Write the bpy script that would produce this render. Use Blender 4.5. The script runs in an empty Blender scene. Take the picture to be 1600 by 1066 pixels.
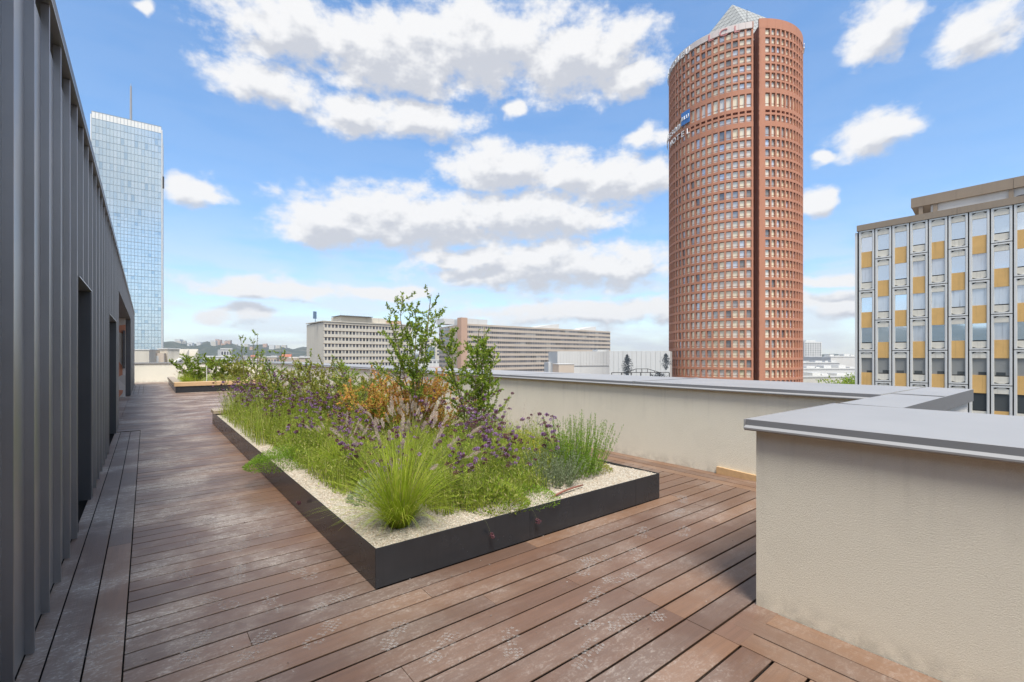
import bpy, math, random
import numpy as np
from mathutils import Matrix, Vector
R = math.radians
sc = bpy.context.scene
col = sc.collection
random.seed(7)
rng = np.random.default_rng(11)

# ------------------------------------------------------------------ camera
YAW = R(38.3)
cam_d = bpy.data.cameras.new('camera')
cam = bpy.data.objects.new('camera', cam_d); col.objects.link(cam)
cam.location = (0, 0, 1.5)
cam.rotation_euler = (R(90), 0, -YAW)
cam_d.sensor_width = 36; cam_d.lens = 36 * 724.6 / 1600
cam_d.shift_y = 23 / 1600
cam_d.clip_start = 0.05; cam_d.clip_end = 20000
sc.camera = cam

# ------------------------------------------------------------------ sky, sun, exposure
SUN_AZ, SUN_EL = R(206), R(61)          # azimuth clockwise from +Y
world = bpy.data.worlds.new('World'); sc.world = world; world.use_nodes = True
sc.view_settings.view_transform = 'Standard'; sc.view_settings.look = 'None'
sc.view_settings.gamma = 1; sc.view_settings.exposure = 1.2
sun_d = bpy.data.lights.new('sun', 'SUN'); sun_d.energy = 2.3; sun_d.angle = R(22); sun_d.color = (1, .95, .87)
sun = bpy.data.objects.new('sun', sun_d); col.objects.link(sun)
sd = Vector((math.sin(SUN_AZ) * math.cos(SUN_EL), math.cos(SUN_AZ) * math.cos(SUN_EL), math.sin(SUN_EL)))
sun.rotation_euler = sd.to_track_quat('Z', 'Y').to_euler()
sc.render.engine = 'CYCLES'
sc.cycles.max_bounces = 6; sc.cycles.diffuse_bounces = 3; sc.cycles.glossy_bounces = 3
sc.cycles.transparent_max_bounces = 10; sc.cycles.transmission_bounces = 4
sc.cycles.use_denoising = True
sc.cycles.volume_bounces = 0
HAZE = .00013
sc.cycles.caustics_reflective = False; sc.cycles.caustics_refractive = False

class NT:
    """small node-tree helper"""
    def __init__(s, tree): s.t = tree
    def n(s, typ, **kw):
        nd = s.t.nodes.new(typ)
        for k, v in kw.items(): setattr(nd, k, v)
        return nd
    def put(s, sock, v):
        if v is None: return
        if isinstance(v, bpy.types.NodeSocket): s.t.links.new(v, sock)
        else: sock.default_value = v
    def m(s, op, a, b=None, c=None, clamp=False):
        nd = s.n('ShaderNodeMath', operation=op, use_clamp=clamp)
        for i, v in enumerate((a, b, c)): s.put(nd.inputs[i], v)
        return nd.outputs[0]
    def vm(s, op, a, b=None, c=None):
        nd = s.n('ShaderNodeVectorMath', operation=op)
        for i, v in enumerate((a, b, c)): s.put(nd.inputs[i], v)
        return nd.outputs['Value'] if op in ('LENGTH', 'DOT_PRODUCT', 'DISTANCE') else nd.outputs[0]
    def noise(s, vec, scale, detail=4, rough=.55, dist=0.):
        nd = s.n('ShaderNodeTexNoise'); s.put(nd.inputs['Vector'], vec)
        nd.inputs['Scale'].default_value = scale; nd.inputs['Detail'].default_value = detail
        nd.inputs['Roughness'].default_value = rough; nd.inputs['Distortion'].default_value = dist
        return nd.outputs['Fac']
    def mix(s, f, a, b, typ='RGBA', blend='MIX'):
        nd = s.n('ShaderNodeMix', data_type=typ)
        if typ == 'RGBA': nd.blend_type = blend
        ins = [i for i in nd.inputs if i.enabled]
        s.put(ins[0], f); s.put(ins[1], a); s.put(ins[2], b)
        return [o for o in nd.outputs if o.enabled][0]
    def ss(s, x, lo, hi):
        nd = s.n('ShaderNodeMapRange', interpolation_type='SMOOTHSTEP')
        s.put(nd.inputs['Value'], x); s.put(nd.inputs['From Min'], lo); s.put(nd.inputs['From Max'], hi)
        return nd.outputs['Result']
    def ramp(s, f, stops, interp='LINEAR'):
        nd = s.n('ShaderNodeValToRGB'); cr = nd.color_ramp; cr.interpolation = interp
        while len(cr.elements) < len(stops): cr.elements.new(.5)
        for e, (p, c) in zip(cr.elements, stops): e.position = p; e.color = (*c[:3], 1)
        s.put(nd.inputs[0], f); return nd.outputs[0]
def c4(c): return (c[0], c[1], c[2], 1)

def build_sky():
    t = world.node_tree; t.nodes.clear(); k = NT(t)
    blobs = [  # bearing, elevation, half sizes of each cumulus lobe
        (445,40,95,62),(410,125,75,32),(600,85,120,60),(745,70,165,72),(900,90,115,58),(985,122,42,28),(640,118,90,38),
        (560,182,72,28),(655,186,80,26),
        (785,262,80,36),(875,272,95,34),(968,280,85,34),
        (525,352,90,36),(650,345,160,46),(800,338,140,38),(890,345,66,24),
        (740,404,85,14),(860,416,175,32),(970,420,72,22),
        (440,451,145,16),(600,455,90,10),(380,490,55,13),(930,488,180,18),
        (303,297,42,24),(215,8,16,11),(805,174,24,14),(1020,211,32,18),
        (1362,52,54,44),(1545,38,66,42),(1360,212,64,30),
        (1281,246,20,11),(1266,322,24,22),(1300,438,55,9),(1310,474,65,20)]
    def group(name, det, fine):
        g = bpy.data.node_groups.new(name, 'ShaderNodeTree')
        g.interface.new_socket('P', in_out='INPUT', socket_type='NodeSocketVector')
        g.interface.new_socket('D', in_out='OUTPUT', socket_type='NodeSocketFloat')
        q = NT(g); gi = q.n('NodeGroupInput'); go = q.n('NodeGroupOutput')
        P = gi.outputs[0]
        st = q.vm('MULTIPLY', P, (1., 1.6, 1.))
        wn = q.n('ShaderNodeTexNoise', noise_dimensions='2D'); wn.inputs['Scale'].default_value = 9; wn.inputs['Detail'].default_value = 2
        g.links.new(st, wn.inputs['Vector'])
        PW = q.vm('MULTIPLY_ADD', wn.outputs['Color'], (.10, .045, 0), q.vm('SUBTRACT', P, (.05, .0225, 0)))
        cur = None
        for px, py, rx, ry in blobs:
            u = (px - 800) / 724.6; v = (556 - py) / 724.6
            a = YAW + math.atan(u); e = math.atan(v * math.cos(math.atan(u)))
            ru = 1.1 * rx / 724.6 * math.cos(math.atan(u)) ** 2; rv = 1.1 * ry / 724.6 * math.cos(math.atan(u)) * math.cos(e) ** 2
            d = q.vm('MULTIPLY_ADD', PW, (1 / ru, 1 / rv, 0), (-a / ru, -e / rv, 0))
            dd = q.vm('DOT_PRODUCT', d, d)
            cur = dd if cur is None else q.m('MINIMUM', cur, dd)
        base = q.m('MAXIMUM', q.m('SUBTRACT', 1.0, q.m('SQRT', cur)), -1.2)
        # the rest of the sky: the same kind of scattered cumulus
        sx = q.n('ShaderNodeSeparateXYZ'); g.links.new(P, sx.inputs[0])
        away = q.ss(q.m('ABSOLUTE', q.m('SUBTRACT', sx.outputs[0], YAW)), R(54), R(62))
        away = q.m('MAXIMUM', away, q.ss(sx.outputs[1], R(38), R(46)))
        bn = q.n('ShaderNodeTexNoise', noise_dimensions='2D'); bn.inputs['Scale'].default_value = 2.6; bn.inputs['Detail'].default_value = 1; g.links.new(st, bn.inputs['Vector'])
        other = q.m('MULTIPLY_ADD', bn.outputs['Fac'], 7., -3.4)
        dens = q.mix(away, base, other, 'FLOAT')
        fn = q.n('ShaderNodeTexNoise', noise_dimensions='2D'); fn.inputs['Scale'].default_value = 17; fn.inputs['Detail'].default_value = det
        fn.inputs['Roughness'].default_value = .62; g.links.new(st, fn.inputs['Vector'])
        dens = q.m('ADD', dens, q.m('MULTIPLY_ADD', fn.outputs['Fac'], fine, -.5 * fine + .10))
        g.links.new(dens, go.inputs[0]); return g
    g0 = group('cloud_density', 7, 1.55); g1 = group('cloud_density_soft', 3, 1.25)
    tc = k.n('ShaderNodeTexCoord'); dirv = k.vm('NORMALIZE', tc.outputs['Generated'])
    s3 = k.n('ShaderNodeSeparateXYZ'); t.links.new(dirv, s3.inputs[0])
    az = k.m('ARCTAN2', s3.outputs[0], s3.outputs[1]); el = k.m('ARCSINE', s3.outputs[2])
    cb = k.n('ShaderNodeCombineXYZ'); t.links.new(az, cb.inputs[0]); t.links.new(el, cb.inputs[1])
    def den(g, v):
        nd = k.n('ShaderNodeGroup'); nd.node_tree = g; k.put(nd.inputs[0], v); return nd.outputs[0]
    d0 = den(g0, cb.outputs[0]); d1 = den(g1, k.vm('ADD', cb.outputs[0], (-.010, .030, 0)))
    mask = k.m('MULTIPLY', k.ss(d0, -.26, .48), k.ss(el, R(-.5), R(2)))
    shade = k.ss(k.m('MULTIPLY_ADD', k.m('SUBTRACT', d1, d0), .55, k.m('MULTIPLY', d1, .75)), .0, .78)
    sky = k.n('ShaderNodeTexSky', sky_type='NISHITA', sun_disc=False)
    sky.sun_elevation = SUN_EL; sky.sun_rotation = SUN_AZ; sky.altitude = 200; sky.air_density = 1.0; sky.dust_density = .4; sky.ozone_density = 2.0
    hs = k.n('ShaderNodeHueSaturation'); hs.inputs['Saturation'].default_value = SKY_SAT; hs.inputs['Value'].default_value = SKY_GAIN
    gm = k.n('ShaderNodeGamma'); gm.inputs['Gamma'].default_value = .72
    t.links.new(k.vm('MULTIPLY', sky.outputs[0], (.25, .25, .25)), gm.inputs['Color'])
    t.links.new(k.vm('MULTIPLY', gm.outputs[0], (3.45, 3.6, 3.85)), hs.inputs['Color'])
    ccol = k.mix(shade, (*CLOUD_LIT, 1), (*CLOUD_DARK, 1))
    veil = k.n('ShaderNodeTexNoise', noise_dimensions='2D'); veil.inputs['Scale'].default_value = 7; veil.inputs['Detail'].default_value = 4
    t.links.new(k.vm('MULTIPLY', cb.outputs[0], (1, 4.5, 1)), veil.inputs['Vector'])
    thin = k.m('MULTIPLY', k.ss(veil.outputs['Fac'], .28, .62), k.m('MULTIPLY_ADD', k.ss(el, R(17), R(2)), .64, .04))
    thin = k.m('MULTIPLY', thin, k.ss(el, R(-.5), R(1)))
    hazy = k.mix(thin, hs.outputs[0], (2.45, 2.55, 2.72, 1))
    out = k.mix(k.m('MULTIPLY', mask, .96), hazy, ccol)
    bg = k.n('ShaderNodeBackground'); bg.inputs['Strength'].default_value = .15
    t.links.new(out, bg.inputs['Color'])
    wo = k.n('ShaderNodeOutputWorld'); t.links.new(bg.outputs[0], wo.inputs[0])
    world.cycles.sampling_method = 'MANUAL'; world.cycles.sample_map_resolution = 256
SKY_GAIN = .72; SKY_SAT = 1.27
CLOUD_LIT = (2.85, 2.83, 2.82); CLOUD_DARK = (1.86, 1.92, 2.08)
build_sky()

# ------------------------------------------------------------------ helpers
class MB:
    def __init__(s): s.v = []; s.f = []; s.mi = []
    def add(s, vs, fs, mi=0):
        b = len(s.v); s.v += [tuple(p) for p in vs]
        s.f += [tuple(b + i for i in f) for f in fs]; s.mi += [mi] * len(fs); return s
    def box(s, x0, x1, y0, y1, z0, z1, mi=0):
        return s.add([(x0,y0,z0),(x1,y0,z0),(x1,y1,z0),(x0,y1,z0),(x0,y0,z1),(x1,y0,z1),(x1,y1,z1),(x0,y1,z1)],
              [(0,3,2,1),(4,5,6,7),(0,1,5,4),(1,2,6,5),(2,3,7,6),(3,0,4,7)], mi)
    def cbox(s, x0, x1, y0, y1, z0, z1, c=.004, mi=0):   # box with chamfered top edges
        return s.add([(x0,y0,z0),(x1,y0,z0),(x1,y1,z0),(x0,y1,z0),(x0,y0,z1-c),(x1,y0,z1-c),(x1,y1,z1-c),(x0,y1,z1-c),
               (x0+c,y0+c,z1),(x1-c,y0+c,z1),(x1-c,y1-c,z1),(x0+c,y1-c,z1)],
              [(0,3,2,1),(8,9,10,11),(0,1,5,4),(1,2,6,5),(2,3,7,6),(3,0,4,7),(4,5,9,8),(5,6,10,9),(6,7,11,10),(7,4,8,11)], mi)
    def prism(s, poly, z0, z1, mi=0):      # vertical prism over an xy outline (ccw)
        n = len(poly)
        return s.add([(x,y,z0) for x,y in poly] + [(x,y,z1) for x,y in poly],
              [tuple(range(n))[::-1], tuple(range(n, 2*n))] + [(i,(i+1)%n,n+(i+1)%n,n+i) for i in range(n)], mi)
    def loft(s, prof, a, b, place, mi=0):  # a profile (list of 2-tuples) swept from a to b; place(p, t) -> xyz
        n = len(prof)
        return s.add([place(p, a) for p in prof] + [place(p, b) for p in prof],
              [(i,(i+1)%n,n+(i+1)%n,n+i) for i in range(n)] + [tuple(range(n))[::-1], tuple(range(n,2*n))], mi)
    def tube(s, pts, r0, r1, n=5, mi=0):
        pts = [Vector(p) for p in pts]; m = len(pts); vs = []
        for i, p in enumerate(pts):
            d = (pts[min(i+1, m-1)] - pts[max(i-1, 0)]).normalized()
            u = d.orthogonal().normalized(); w = d.cross(u); r = r0 + (r1 - r0) * i / max(1, m - 1)
            vs += [p + (u * math.cos(2*math.pi*j/n) + w * math.sin(2*math.pi*j/n)) * r for j in range(n)]
        fs = [(i*n+j, i*n+(j+1)%n, (i+1)*n+(j+1)%n, (i+1)*n+j) for i in range(m-1) for j in range(n)]
        fs += [tuple(range(n))[::-1], tuple(range((m-1)*n, m*n))]
        return s.add(vs, fs, mi)
    def mesh(s, name, mats, smooth=False):
        me = bpy.data.meshes.new(name); me.from_pydata(s.v, [], s.f)
        for m_ in (mats if isinstance(mats, (list, tuple)) else [mats]): me.materials.append(m_)
        if any(s.mi): me.polygons.foreach_set('material_index', s.mi)
        if smooth: me.polygons.foreach_set('use_smooth', [True] * len(s.f))
        me.update(); return me
    def build(s, name, mats, parent=None, smooth=False):
        return link(name, s.mesh(name, mats, smooth), parent)
def link(name, me, parent=None, loc=None, rz=0., scale=None, local=False):
    o = bpy.data.objects.new(name, me); col.objects.link(o)
    if loc is not None: o.location = loc
    if rz: o.rotation_euler = (0, 0, rz)
    if scale is not None: o.scale = scale
    if parent is not None:
        o.parent = parent
        if not local: o.matrix_parent_inverse = WM[parent.name]
    return o
WM = {}          # inverse of each parent's world placement
def chain_inv(o):
    WM[o.name] = Matrix.LocRotScale(o.location, o.rotation_euler, o.scale).inverted(); return o
def tag(o, label=None, cat=None, group=None, kind=None):
    if label: o['label'] = label
    if cat: o['category'] = cat
    if group: o['group'] = group
    if kind: o['kind'] = kind
    return o
def thing(name, loc, label, cat, group=None, rz=0.):
    o = bpy.data.objects.new(name, None); col.objects.link(o); o.empty_display_size = .2
    o.location = loc; o.rotation_euler = (0, 0, rz); chain_inv(o)
    return tag(o, label, cat, group)
def sub(name, me_or_mb, mats, parent, smooth=False):   # a sub-part: parent is a mesh part built in world coordinates
    o = me_or_mb.build(name, mats, None, smooth) if isinstance(me_or_mb, MB) else link(name, me_or_mb)
    o.parent = parent; return o                           # part sits at the origin of its thing's frame
def quadmesh(name, V, nq, mats, smooth=False, mi=None):   # numpy: V (nq*4,3)
    me = bpy.data.meshes.new(name)
    V = np.asarray(V, np.float32).reshape(-1, 3); n = len(V) // 4
    me.vertices.add(len(V)); me.vertices.foreach_set('co', V.ravel())
    me.loops.add(n * 4); me.loops.foreach_set('vertex_index', np.arange(n * 4, dtype=np.int32))
    me.polygons.add(n); me.polygons.foreach_set('loop_start', np.arange(0, n * 4, 4, dtype=np.int32))
    try: me.polygons.foreach_set('loop_total', np.full(n, 4, np.int32))
    except Exception: pass
    for m_ in (mats if isinstance(mats, (list, tuple)) else [mats]): me.materials.append(m_)
    if mi is not None: me.polygons.foreach_set('material_index', np.asarray(mi, np.int32))
    me.update(calc_edges=True); me.validate(); return me
def at(px, d):                # bearing (as tangent from the view axis) and distance along it -> ground position
    lat = d * (px - 800) / 724.6
    return (d * math.sin(YAW) + lat * math.cos(YAW), d * math.cos(YAW) - lat * math.sin(YAW))

# ------------------------------------------------------------------ materials
def new_mat(name):
    m = bpy.data.materials.new(name); m.use_nodes = True
    k = NT(m.node_tree); b = m.node_tree.nodes['Principled BSDF']
    return m, k, b
def pmat(name, c, rough=.6, metal=0., var=.12, scale=3., bump=0., bscale=60., spec=.5, stretch=None, streak=0.):
    m, k, b = new_mat(name)
    geo = k.n('ShaderNodeNewGeometry'); pos = geo.outputs['Position']
    if stretch: pos = k.vm('MULTIPLY', pos, stretch)
    n1 = k.noise(pos, scale, 5, .6)
    f = k.m('ADD', 1 - var, k.m('MULTIPLY', n1, var * 2))
    if streak:     # rain streaks
        n2 = k.noise(k.vm('MULTIPLY', geo.outputs['Position'], (1, 1, .06)), scale * 4, 4, .6)
        f = k.m('MULTIPLY', f, k.m('SUBTRACT', 1.0, k.m('MULTIPLY', k.ss(n2, .5, .75), streak)))
    colr = k.mix(1.0, c4(c), f, blend='MULTIPLY')
    k.put(b.inputs['Base Color'], colr); b.inputs['Roughness'].default_value = rough
    k.put(b.inputs['Roughness'], k.m('ADD', rough - .06, k.m('MULTIPLY', n1, .12)))
    b.inputs['Metallic'].default_value = metal; b.inputs['Specular IOR Level'].default_value = spec
    if bump:
        bp = k.n('ShaderNodeBump'); bp.inputs['Strength'].default_value = bump; bp.inputs['Distance'].default_value = .01
        k.put(bp.inputs['Height'], k.noise(geo.outputs['Position'], bscale, 4, .6)); k.put(b.inputs['Normal'], bp.outputs[0])
    return m
def leaf_mat(name, cols, trans=.3, rough=.5):
    m, k, b = new_mat(name)
    geo = k.n('ShaderNodeNewGeometry'); oi = k.n('ShaderNodeObjectInfo')
    f = k.m('FRACT', k.m('ADD', geo.outputs['Random Per Island'], k.m('MULTIPLY', oi.outputs['Random'], .35)))
    cr = k.ramp(f, [(i / max(1, len(cols) - 1), c) for i, c in enumerate(cols)])
    k.put(b.inputs['Base Color'], cr); b.inputs['Roughness'].default_value = rough; b.inputs['Specular IOR Level'].default_value = .22
    tr = k.n('ShaderNodeBsdfTranslucent'); k.put(tr.inputs['Color'], cr)
    mx = k.n('ShaderNodeMixShader'); mx.inputs[0].default_value = trans
    m.node_tree.links.new(b.outputs[0], mx.inputs[1]); m.node_tree.links.new(tr.outputs[0], mx.inputs[2])
    m.node_tree.links.new(mx.outputs[0], m.node_tree.nodes['Material Output'].inputs[0])
    return m
def wood_mat(name, axis, dust=True):
    m, k, b = new_mat(name)
    geo = k.n('ShaderNodeNewGeometry'); oi = k.n('ShaderNodeObjectInfo'); pos = geo.outputs['Position']
    rnd = k.m('FRACT', k.m('ADD', oi.outputs['Random'], geo.outputs['Random Per Island']))
    off = k.n('ShaderNodeCombineXYZ'); k.put(off.inputs[2], k.m('MULTIPLY', rnd, 40.))
    p2 = k.vm('ADD', pos, off.outputs[0])
    st = (1.6, 34, 1) if axis == 'x' else (34, 1.6, 1)
    st2 = (5, 240, 1) if axis == 'x' else (240, 5, 1)
    g1 = k.noise(k.vm('MULTIPLY', p2, st), 1., 6, .62, .4); g2 = k.noise(k.vm('MULTIPLY', p2, st2), 1., 3, .6)
    base = k.ramp(rnd, [(0, (.128, .067, .041)), (.3, (.168, .090, .055)), (.55, (.118, .068, .046)), (.8, (.208, .110, .060)), (1, (.146, .083, .055))])
    f = k.m('ADD', .55, k.m('ADD', k.m('MULTIPLY', g1, .62), k.m('MULTIPLY', g2, .30)))
    colr = k.mix(1.0, base, f, blend='MULTIPLY')
    # weathered greyish film
    wz = k.ss(k.noise(pos, 1.3, 4, .6), .45, .75)
    colr = k.mix(k.m('MULTIPLY', wz, .22), colr, (.20, .165, .145, 1))
    rough = .42
    if dust:
        sx = k.n('ShaderNodeSeparateXYZ'); k.put(sx.inputs[0], pos)
        X, Y = sx.outputs[0], sx.outputs[1]
        lane = k.m('MULTIPLY', k.ss(X, 1.25, .55), k.ss(Y, 2.0, 3.1))                  # the walkway people have used
        lane = k.m('MAXIMUM', lane, k.m('MULTIPLY', k.ss(Y, 11.5, 13.), .9))
        lane = k.m('MAXIMUM', lane, .33)
        patch = k.ss(k.noise(pos, 1.15, 4, .6), .40, .66)
        scuff = k.ss(k.noise(k.vm('MULTIPLY', k.vm('ADD', pos, (0, 0, 0)), (14, 30, 1)), 1., 6, .68, 1.2), .44, .66)
        fine = k.ss(k.noise(pos, 70, 3, .7), .36, .62)
        near = k.m('MULTIPLY', k.m('MULTIPLY', patch, scuff), fine)
        film = k.m('MULTIPLY_ADD', patch, .34, .08)
        fac = k.m('MULTIPLY', k.m('MULTIPLY', k.m('ADD', k.m('MULTIPLY', near, 1.1), film), lane), .9)
        colr = k.mix(fac, colr, (.60, .54, .48, 1))
        k.put(b.inputs['Roughness'], k.m('ADD', rough, k.m('MULTIPLY', fac, .4)))
    else: b.inputs['Roughness'].default_value = .55
    k.put(b.inputs['Base Color'], colr)
    bp = k.n('ShaderNodeBump'); bp.inputs['Strength'].default_value = .25; bp.inputs['Distance'].default_value = .004
    k.put(bp.inputs['Height'], g2); k.put(b.inputs['Normal'], bp.outputs[0])
    return m
def stucco_mat(name, c):
    m, k, b = new_mat(name)
    geo = k.n('ShaderNodeNewGeometry'); pos = geo.outputs['Position']
    n1 = k.noise(pos, 1.2, 4, .6); n2 = k.noise(pos, 210, 4, .7); n3 = k.noise(pos, 105, 3, .6)
    f = k.m('ADD', .84, k.m('ADD', k.m('MULTIPLY', n1, .14), k.m('MULTIPLY', n2, .20)))
    sx = k.n('ShaderNodeSeparateXYZ'); k.put(sx.inputs[0], pos); Z = sx.outputs[2]
    stn = k.ss(k.noise(k.vm('MULTIPLY', pos, (1, 1, .05)), 9., 4, .65), .48, .78)
    drip = k.m('MULTIPLY', k.m('MULTIPLY', stn, k.ss(Z, .35, 1.1)), .10)                    # rain runs under the coping
    splash = k.m('MULTIPLY', k.m('MULTIPLY', k.ss(Z, .16, .0), k.ss(k.noise(pos, 9, 4, .65), .35, .65)), .22)
    patch = k.m('MULTIPLY', k.ss(k.noise(pos, 2.4, 3, .5), .55, .62), .03)                  # trowelled patches
    f = k.m('MULTIPLY', f, k.m('SUBTRACT', 1., k.m('ADD', patch, k.m('MAXIMUM', drip, splash))))
    k.put(b.inputs['Base Color'], k.mix(1., c4(c), f, blend='MULTIPLY'))
    b.inputs['Roughness'].default_value = .92; b.inputs['Specular IOR Level'].default_value = .2
    bp = k.n('ShaderNodeBump'); bp.inputs['Strength'].default_value = .6; bp.inputs['Distance'].default_value = .005
    k.put(bp.inputs['Height'], k.m('ADD', n2, k.m('MULTIPLY', n3, .8))); k.put(b.inputs['Normal'], bp.outputs[0])
    return m
def glass_mat(name, stops, rough=.06, metal=.75, spec=.8):
    m, k, b = new_mat(name)
    geo = k.n('ShaderNodeNewGeometry'); oi = k.n('ShaderNodeObjectInfo')
    f = k.m('FRACT', k.m('ADD', geo.outputs['Random Per Island'], oi.outputs['Random']))
    k.put(b.inputs['Base Color'], k.ramp(f, stops, 'CONSTANT' if len(stops) > 3 else 'LINEAR'))
    b.inputs['Roughness'].default_value = rough; b.inputs['Metallic'].default_value = metal; b.inputs['Specular IOR Level'].default_value = spec
    return m

M = {}
M['wood_x'] = wood_mat('deck_wood_x', 'x'); M['wood_y'] = wood_mat('deck_wood_y', 'y')
M['under'] = pmat('deck_substrate', (.010, .009, .008), .95)
M['stucco'] = stucco_mat('cream_render', (.845, .805, .675))
M['white_render'] = stucco_mat('white_render', (.70, .68, .64))
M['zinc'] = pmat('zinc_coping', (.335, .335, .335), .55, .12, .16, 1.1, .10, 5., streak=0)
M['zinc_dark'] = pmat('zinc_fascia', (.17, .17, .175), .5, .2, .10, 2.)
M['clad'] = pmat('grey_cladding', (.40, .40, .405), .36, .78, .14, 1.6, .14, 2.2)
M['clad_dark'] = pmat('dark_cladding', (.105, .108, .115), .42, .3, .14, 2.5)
M['black'] = pmat('shade_black', (.008, .008, .009), .8)  # near-black colour standing in for shade under the fascia
M['steel'] = pmat('dark_planter_steel', (.030, .033, .038), .26, .1, .22, 3.5, .04, 6., spec=.6, streak=.12)
M['timber'] = pmat('pale_timber', (.60, .40, .21), .6, 0, .22, 1., .15, 80., stretch=(3, 22, 22))
M['timber_grey'] = pmat('grey_timber', (.40, .33, .25), .65, 0, .2, 1., .15, 80., stretch=(3, 22, 22))
M['glass'] = glass_mat('dark_glass', [(0, (.03, .035, .04)), (1, (.05, .055, .06))], .05, 0., .8)
M['plaster'] = None

# ------------------------------------------------------------------ ground
g = MB(); n = 48
ring = [(6000 * math.cos(2*math.pi*i/n), 6000 * math.sin(2*math.pi*i/n)) for i in range(n)]
g.add([(x, y, -25) for x, y in ring], [tuple(range(n))])
tag(g.build('ground', pmat('city_ground', (.16, .155, .145), .95, var=.35, scale=.02)), kind='structure')
slab = MB(); slab.box(-14, 5.73, -6, 33.6, -25.05, -.062); slab.box(5.731, 7.45, .96, 33.6, -25.05, -.3)
tag(slab.build('roof_slab', M['under']), kind='structure')

# ------------------------------------------------------------------ decking
deck = MB().box(-.47, 5.725, -5.9, 33.3, -.060, -.034).build('deck', M['under'])
tag(deck, kind='structure'); chain_inv(deck)
TH, GAP = .033, .0140
WALL_X, NEAR_X, CORNER_Y = 5.73, 2.885, 1.28
PX0, PX1, PY0, PY1 = 1.156, 4.254, 2.876, 12.15
far_mb = MB(); planks = 0
def board(mb, x0, x1, y0, y1, dz, ax):
    mb.cbox(x0, x1, y0, y1, -.0055, dz, .0012)
    return mb.box(x0, x1, y0 + .014, y1 - .014, -TH, -.0056) if ax == 'x' else mb.box(x0 + .014, x1 - .014, y0, y1, -TH, -.0056)
def plank(x0, x1, y0, y1, ax, single=True, mb=None):
    global planks
    dz = random.uniform(-.0012, .0012)
    if single:
        board(MB(), x0, x1, y0, y1, dz, ax).build('plank', M['wood_x' if ax == 'x' else 'wood_y'], deck); planks += 1
    else: board(mb, x0, x1, y0, y1, dz, ax)
def run(x0, x1, y0, y1, single, cuts):
    pts = [x0] + [c for c in sorted(cuts) if x0 + .25 < c < x1 - .25] + [x1]
    for a, b in zip(pts[:-1], pts[1:]):
        plank(a + (.001 if a > x0 else 0), b - (.001 if b < x1 else 0), y0 + GAP/2, y1 - GAP/2, 'x', single, far_mb)
PITCH = .1570; y = 2.876 - PITCH * 56; i = 0
while y < 33.2:
    y1 = y + PITCH
    single = -.4 < y < 12.2
    cs = [random.uniform(.9, 1.9) + 2.1 * j + (.8 if i % 2 else 0) for j in range(-1, 4)]
    if y1 <= CORNER_Y + .02: run(-.083, 2.416, y, y1, single, cs)
    elif y1 <= PY0 + .01: run(-.083, 5.275, y, y1, single, [2.416] + ([c for c in cs if abs(c - 2.416) > .8]) if y < 1.8 else cs)
    elif y < PY1:
        if y < 11.9: run(-.083, PX0 + .02, y, y1, single, [])
        else: run(-.47, PX0 + .02, y, y1, single, [])
        run(PX1 - .02, 5.275, y, y1, single, [])
    else:
        run(-.47 if not (23.0 < y < 30.) else -.083, 5.275, y, y1, False, cs)
    y = y1; i += 1
def border(xs, y0, y1, ln, single=True):
    for j, (a, b) in enumerate(xs):
        yy = y0
        cutl = [y0] + [c for c in [y0 + ln * (kk + .35 + .22 * j) for kk in range(40)] if c < y1 - .4] + [y1]
        for p, q_ in zip(cutl[:-1], cutl[1:]): plank(a, b, p + .001, q_ - .001, 'y', single, bor_mb)
bor_mb = MB()
border([(-.232, -.090), (-.382, -.240), (-.472, -.390)], -2.0, 11.88, 2.9)
border([(-.232, -.090), (-.382, -.240), (-.472, -.390)], 23.05, 30.0, 2.9, False)
border([(2.424, 2.568), (2.576, 2.720), (2.728, 2.880)], -3.0, CORNER_Y - .01, 2.7)
border([(5.283, 5.427), (5.435, 5.579), (5.587, 5.728)], CORNER_Y + .02, 12.2, 2.6)
border([(5.283, 5.427), (5.435, 5.579), (5.587, 5.728)], 12.2, 33.2, 2.6, False)
tag(far_mb.build('plank', M['wood_x'], deck), kind='stuff'); tag(bor_mb.build('plank', M['wood_y'], deck), kind='stuff')

# ------------------------------------------------------------------ parapet walls
TOP = 1.118
def cop_profile(w, over_out=.05):      # (outward from inner face, height): top sheet, sloping fascia, rolled bead, return
    return [(-w - over_out, TOP - .004), (-w - over_out, TOP - .14), (-w - over_out + .004, TOP - .14), (-w - over_out + .004, TOP - .012),
            (-.02, TOP - .014), (.0, TOP - .062), (.030, TOP - .062), (.046, TOP - .066), (.056, TOP - .058), (.056, TOP - .049), (.047, TOP - .043), (.034, TOP - .036), (.026, TOP - .002), (.020, TOP)]
def coping(root, w, a, b, place, joints):
    cuts = [a] + joints + [b]
    for p, q_ in zip(cuts[:-1], cuts[1:]):
        sg = .0022 if q_ > p else -.0022
        mb = MB(); pr = cop_profile(w); n = len(pr)
        vs = [place(v, p + sg) for v in pr] + [place(v, q_ - sg) for v in pr]
        fs = [(i, (i+1) % n, n + (i+1) % n, n + i) for i in range(n)] + [tuple(range(n))[::-1], tuple(range(n, 2*n))]
        mb.add(vs, fs)
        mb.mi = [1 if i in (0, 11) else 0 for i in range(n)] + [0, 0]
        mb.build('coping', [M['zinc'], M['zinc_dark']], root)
        if q_ != b:      # raised seam cover strip
            mb2 = MB(); pr2 = [(-w - .048, TOP + .0015), (-w - .048, TOP + .0045), (.019, TOP + .0055), (.019, TOP + .0015)]
            mb2.loft(pr2, q_ - .03, q_ + .03, place); mb2.build('seam_strip', M['zinc'], root)
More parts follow.
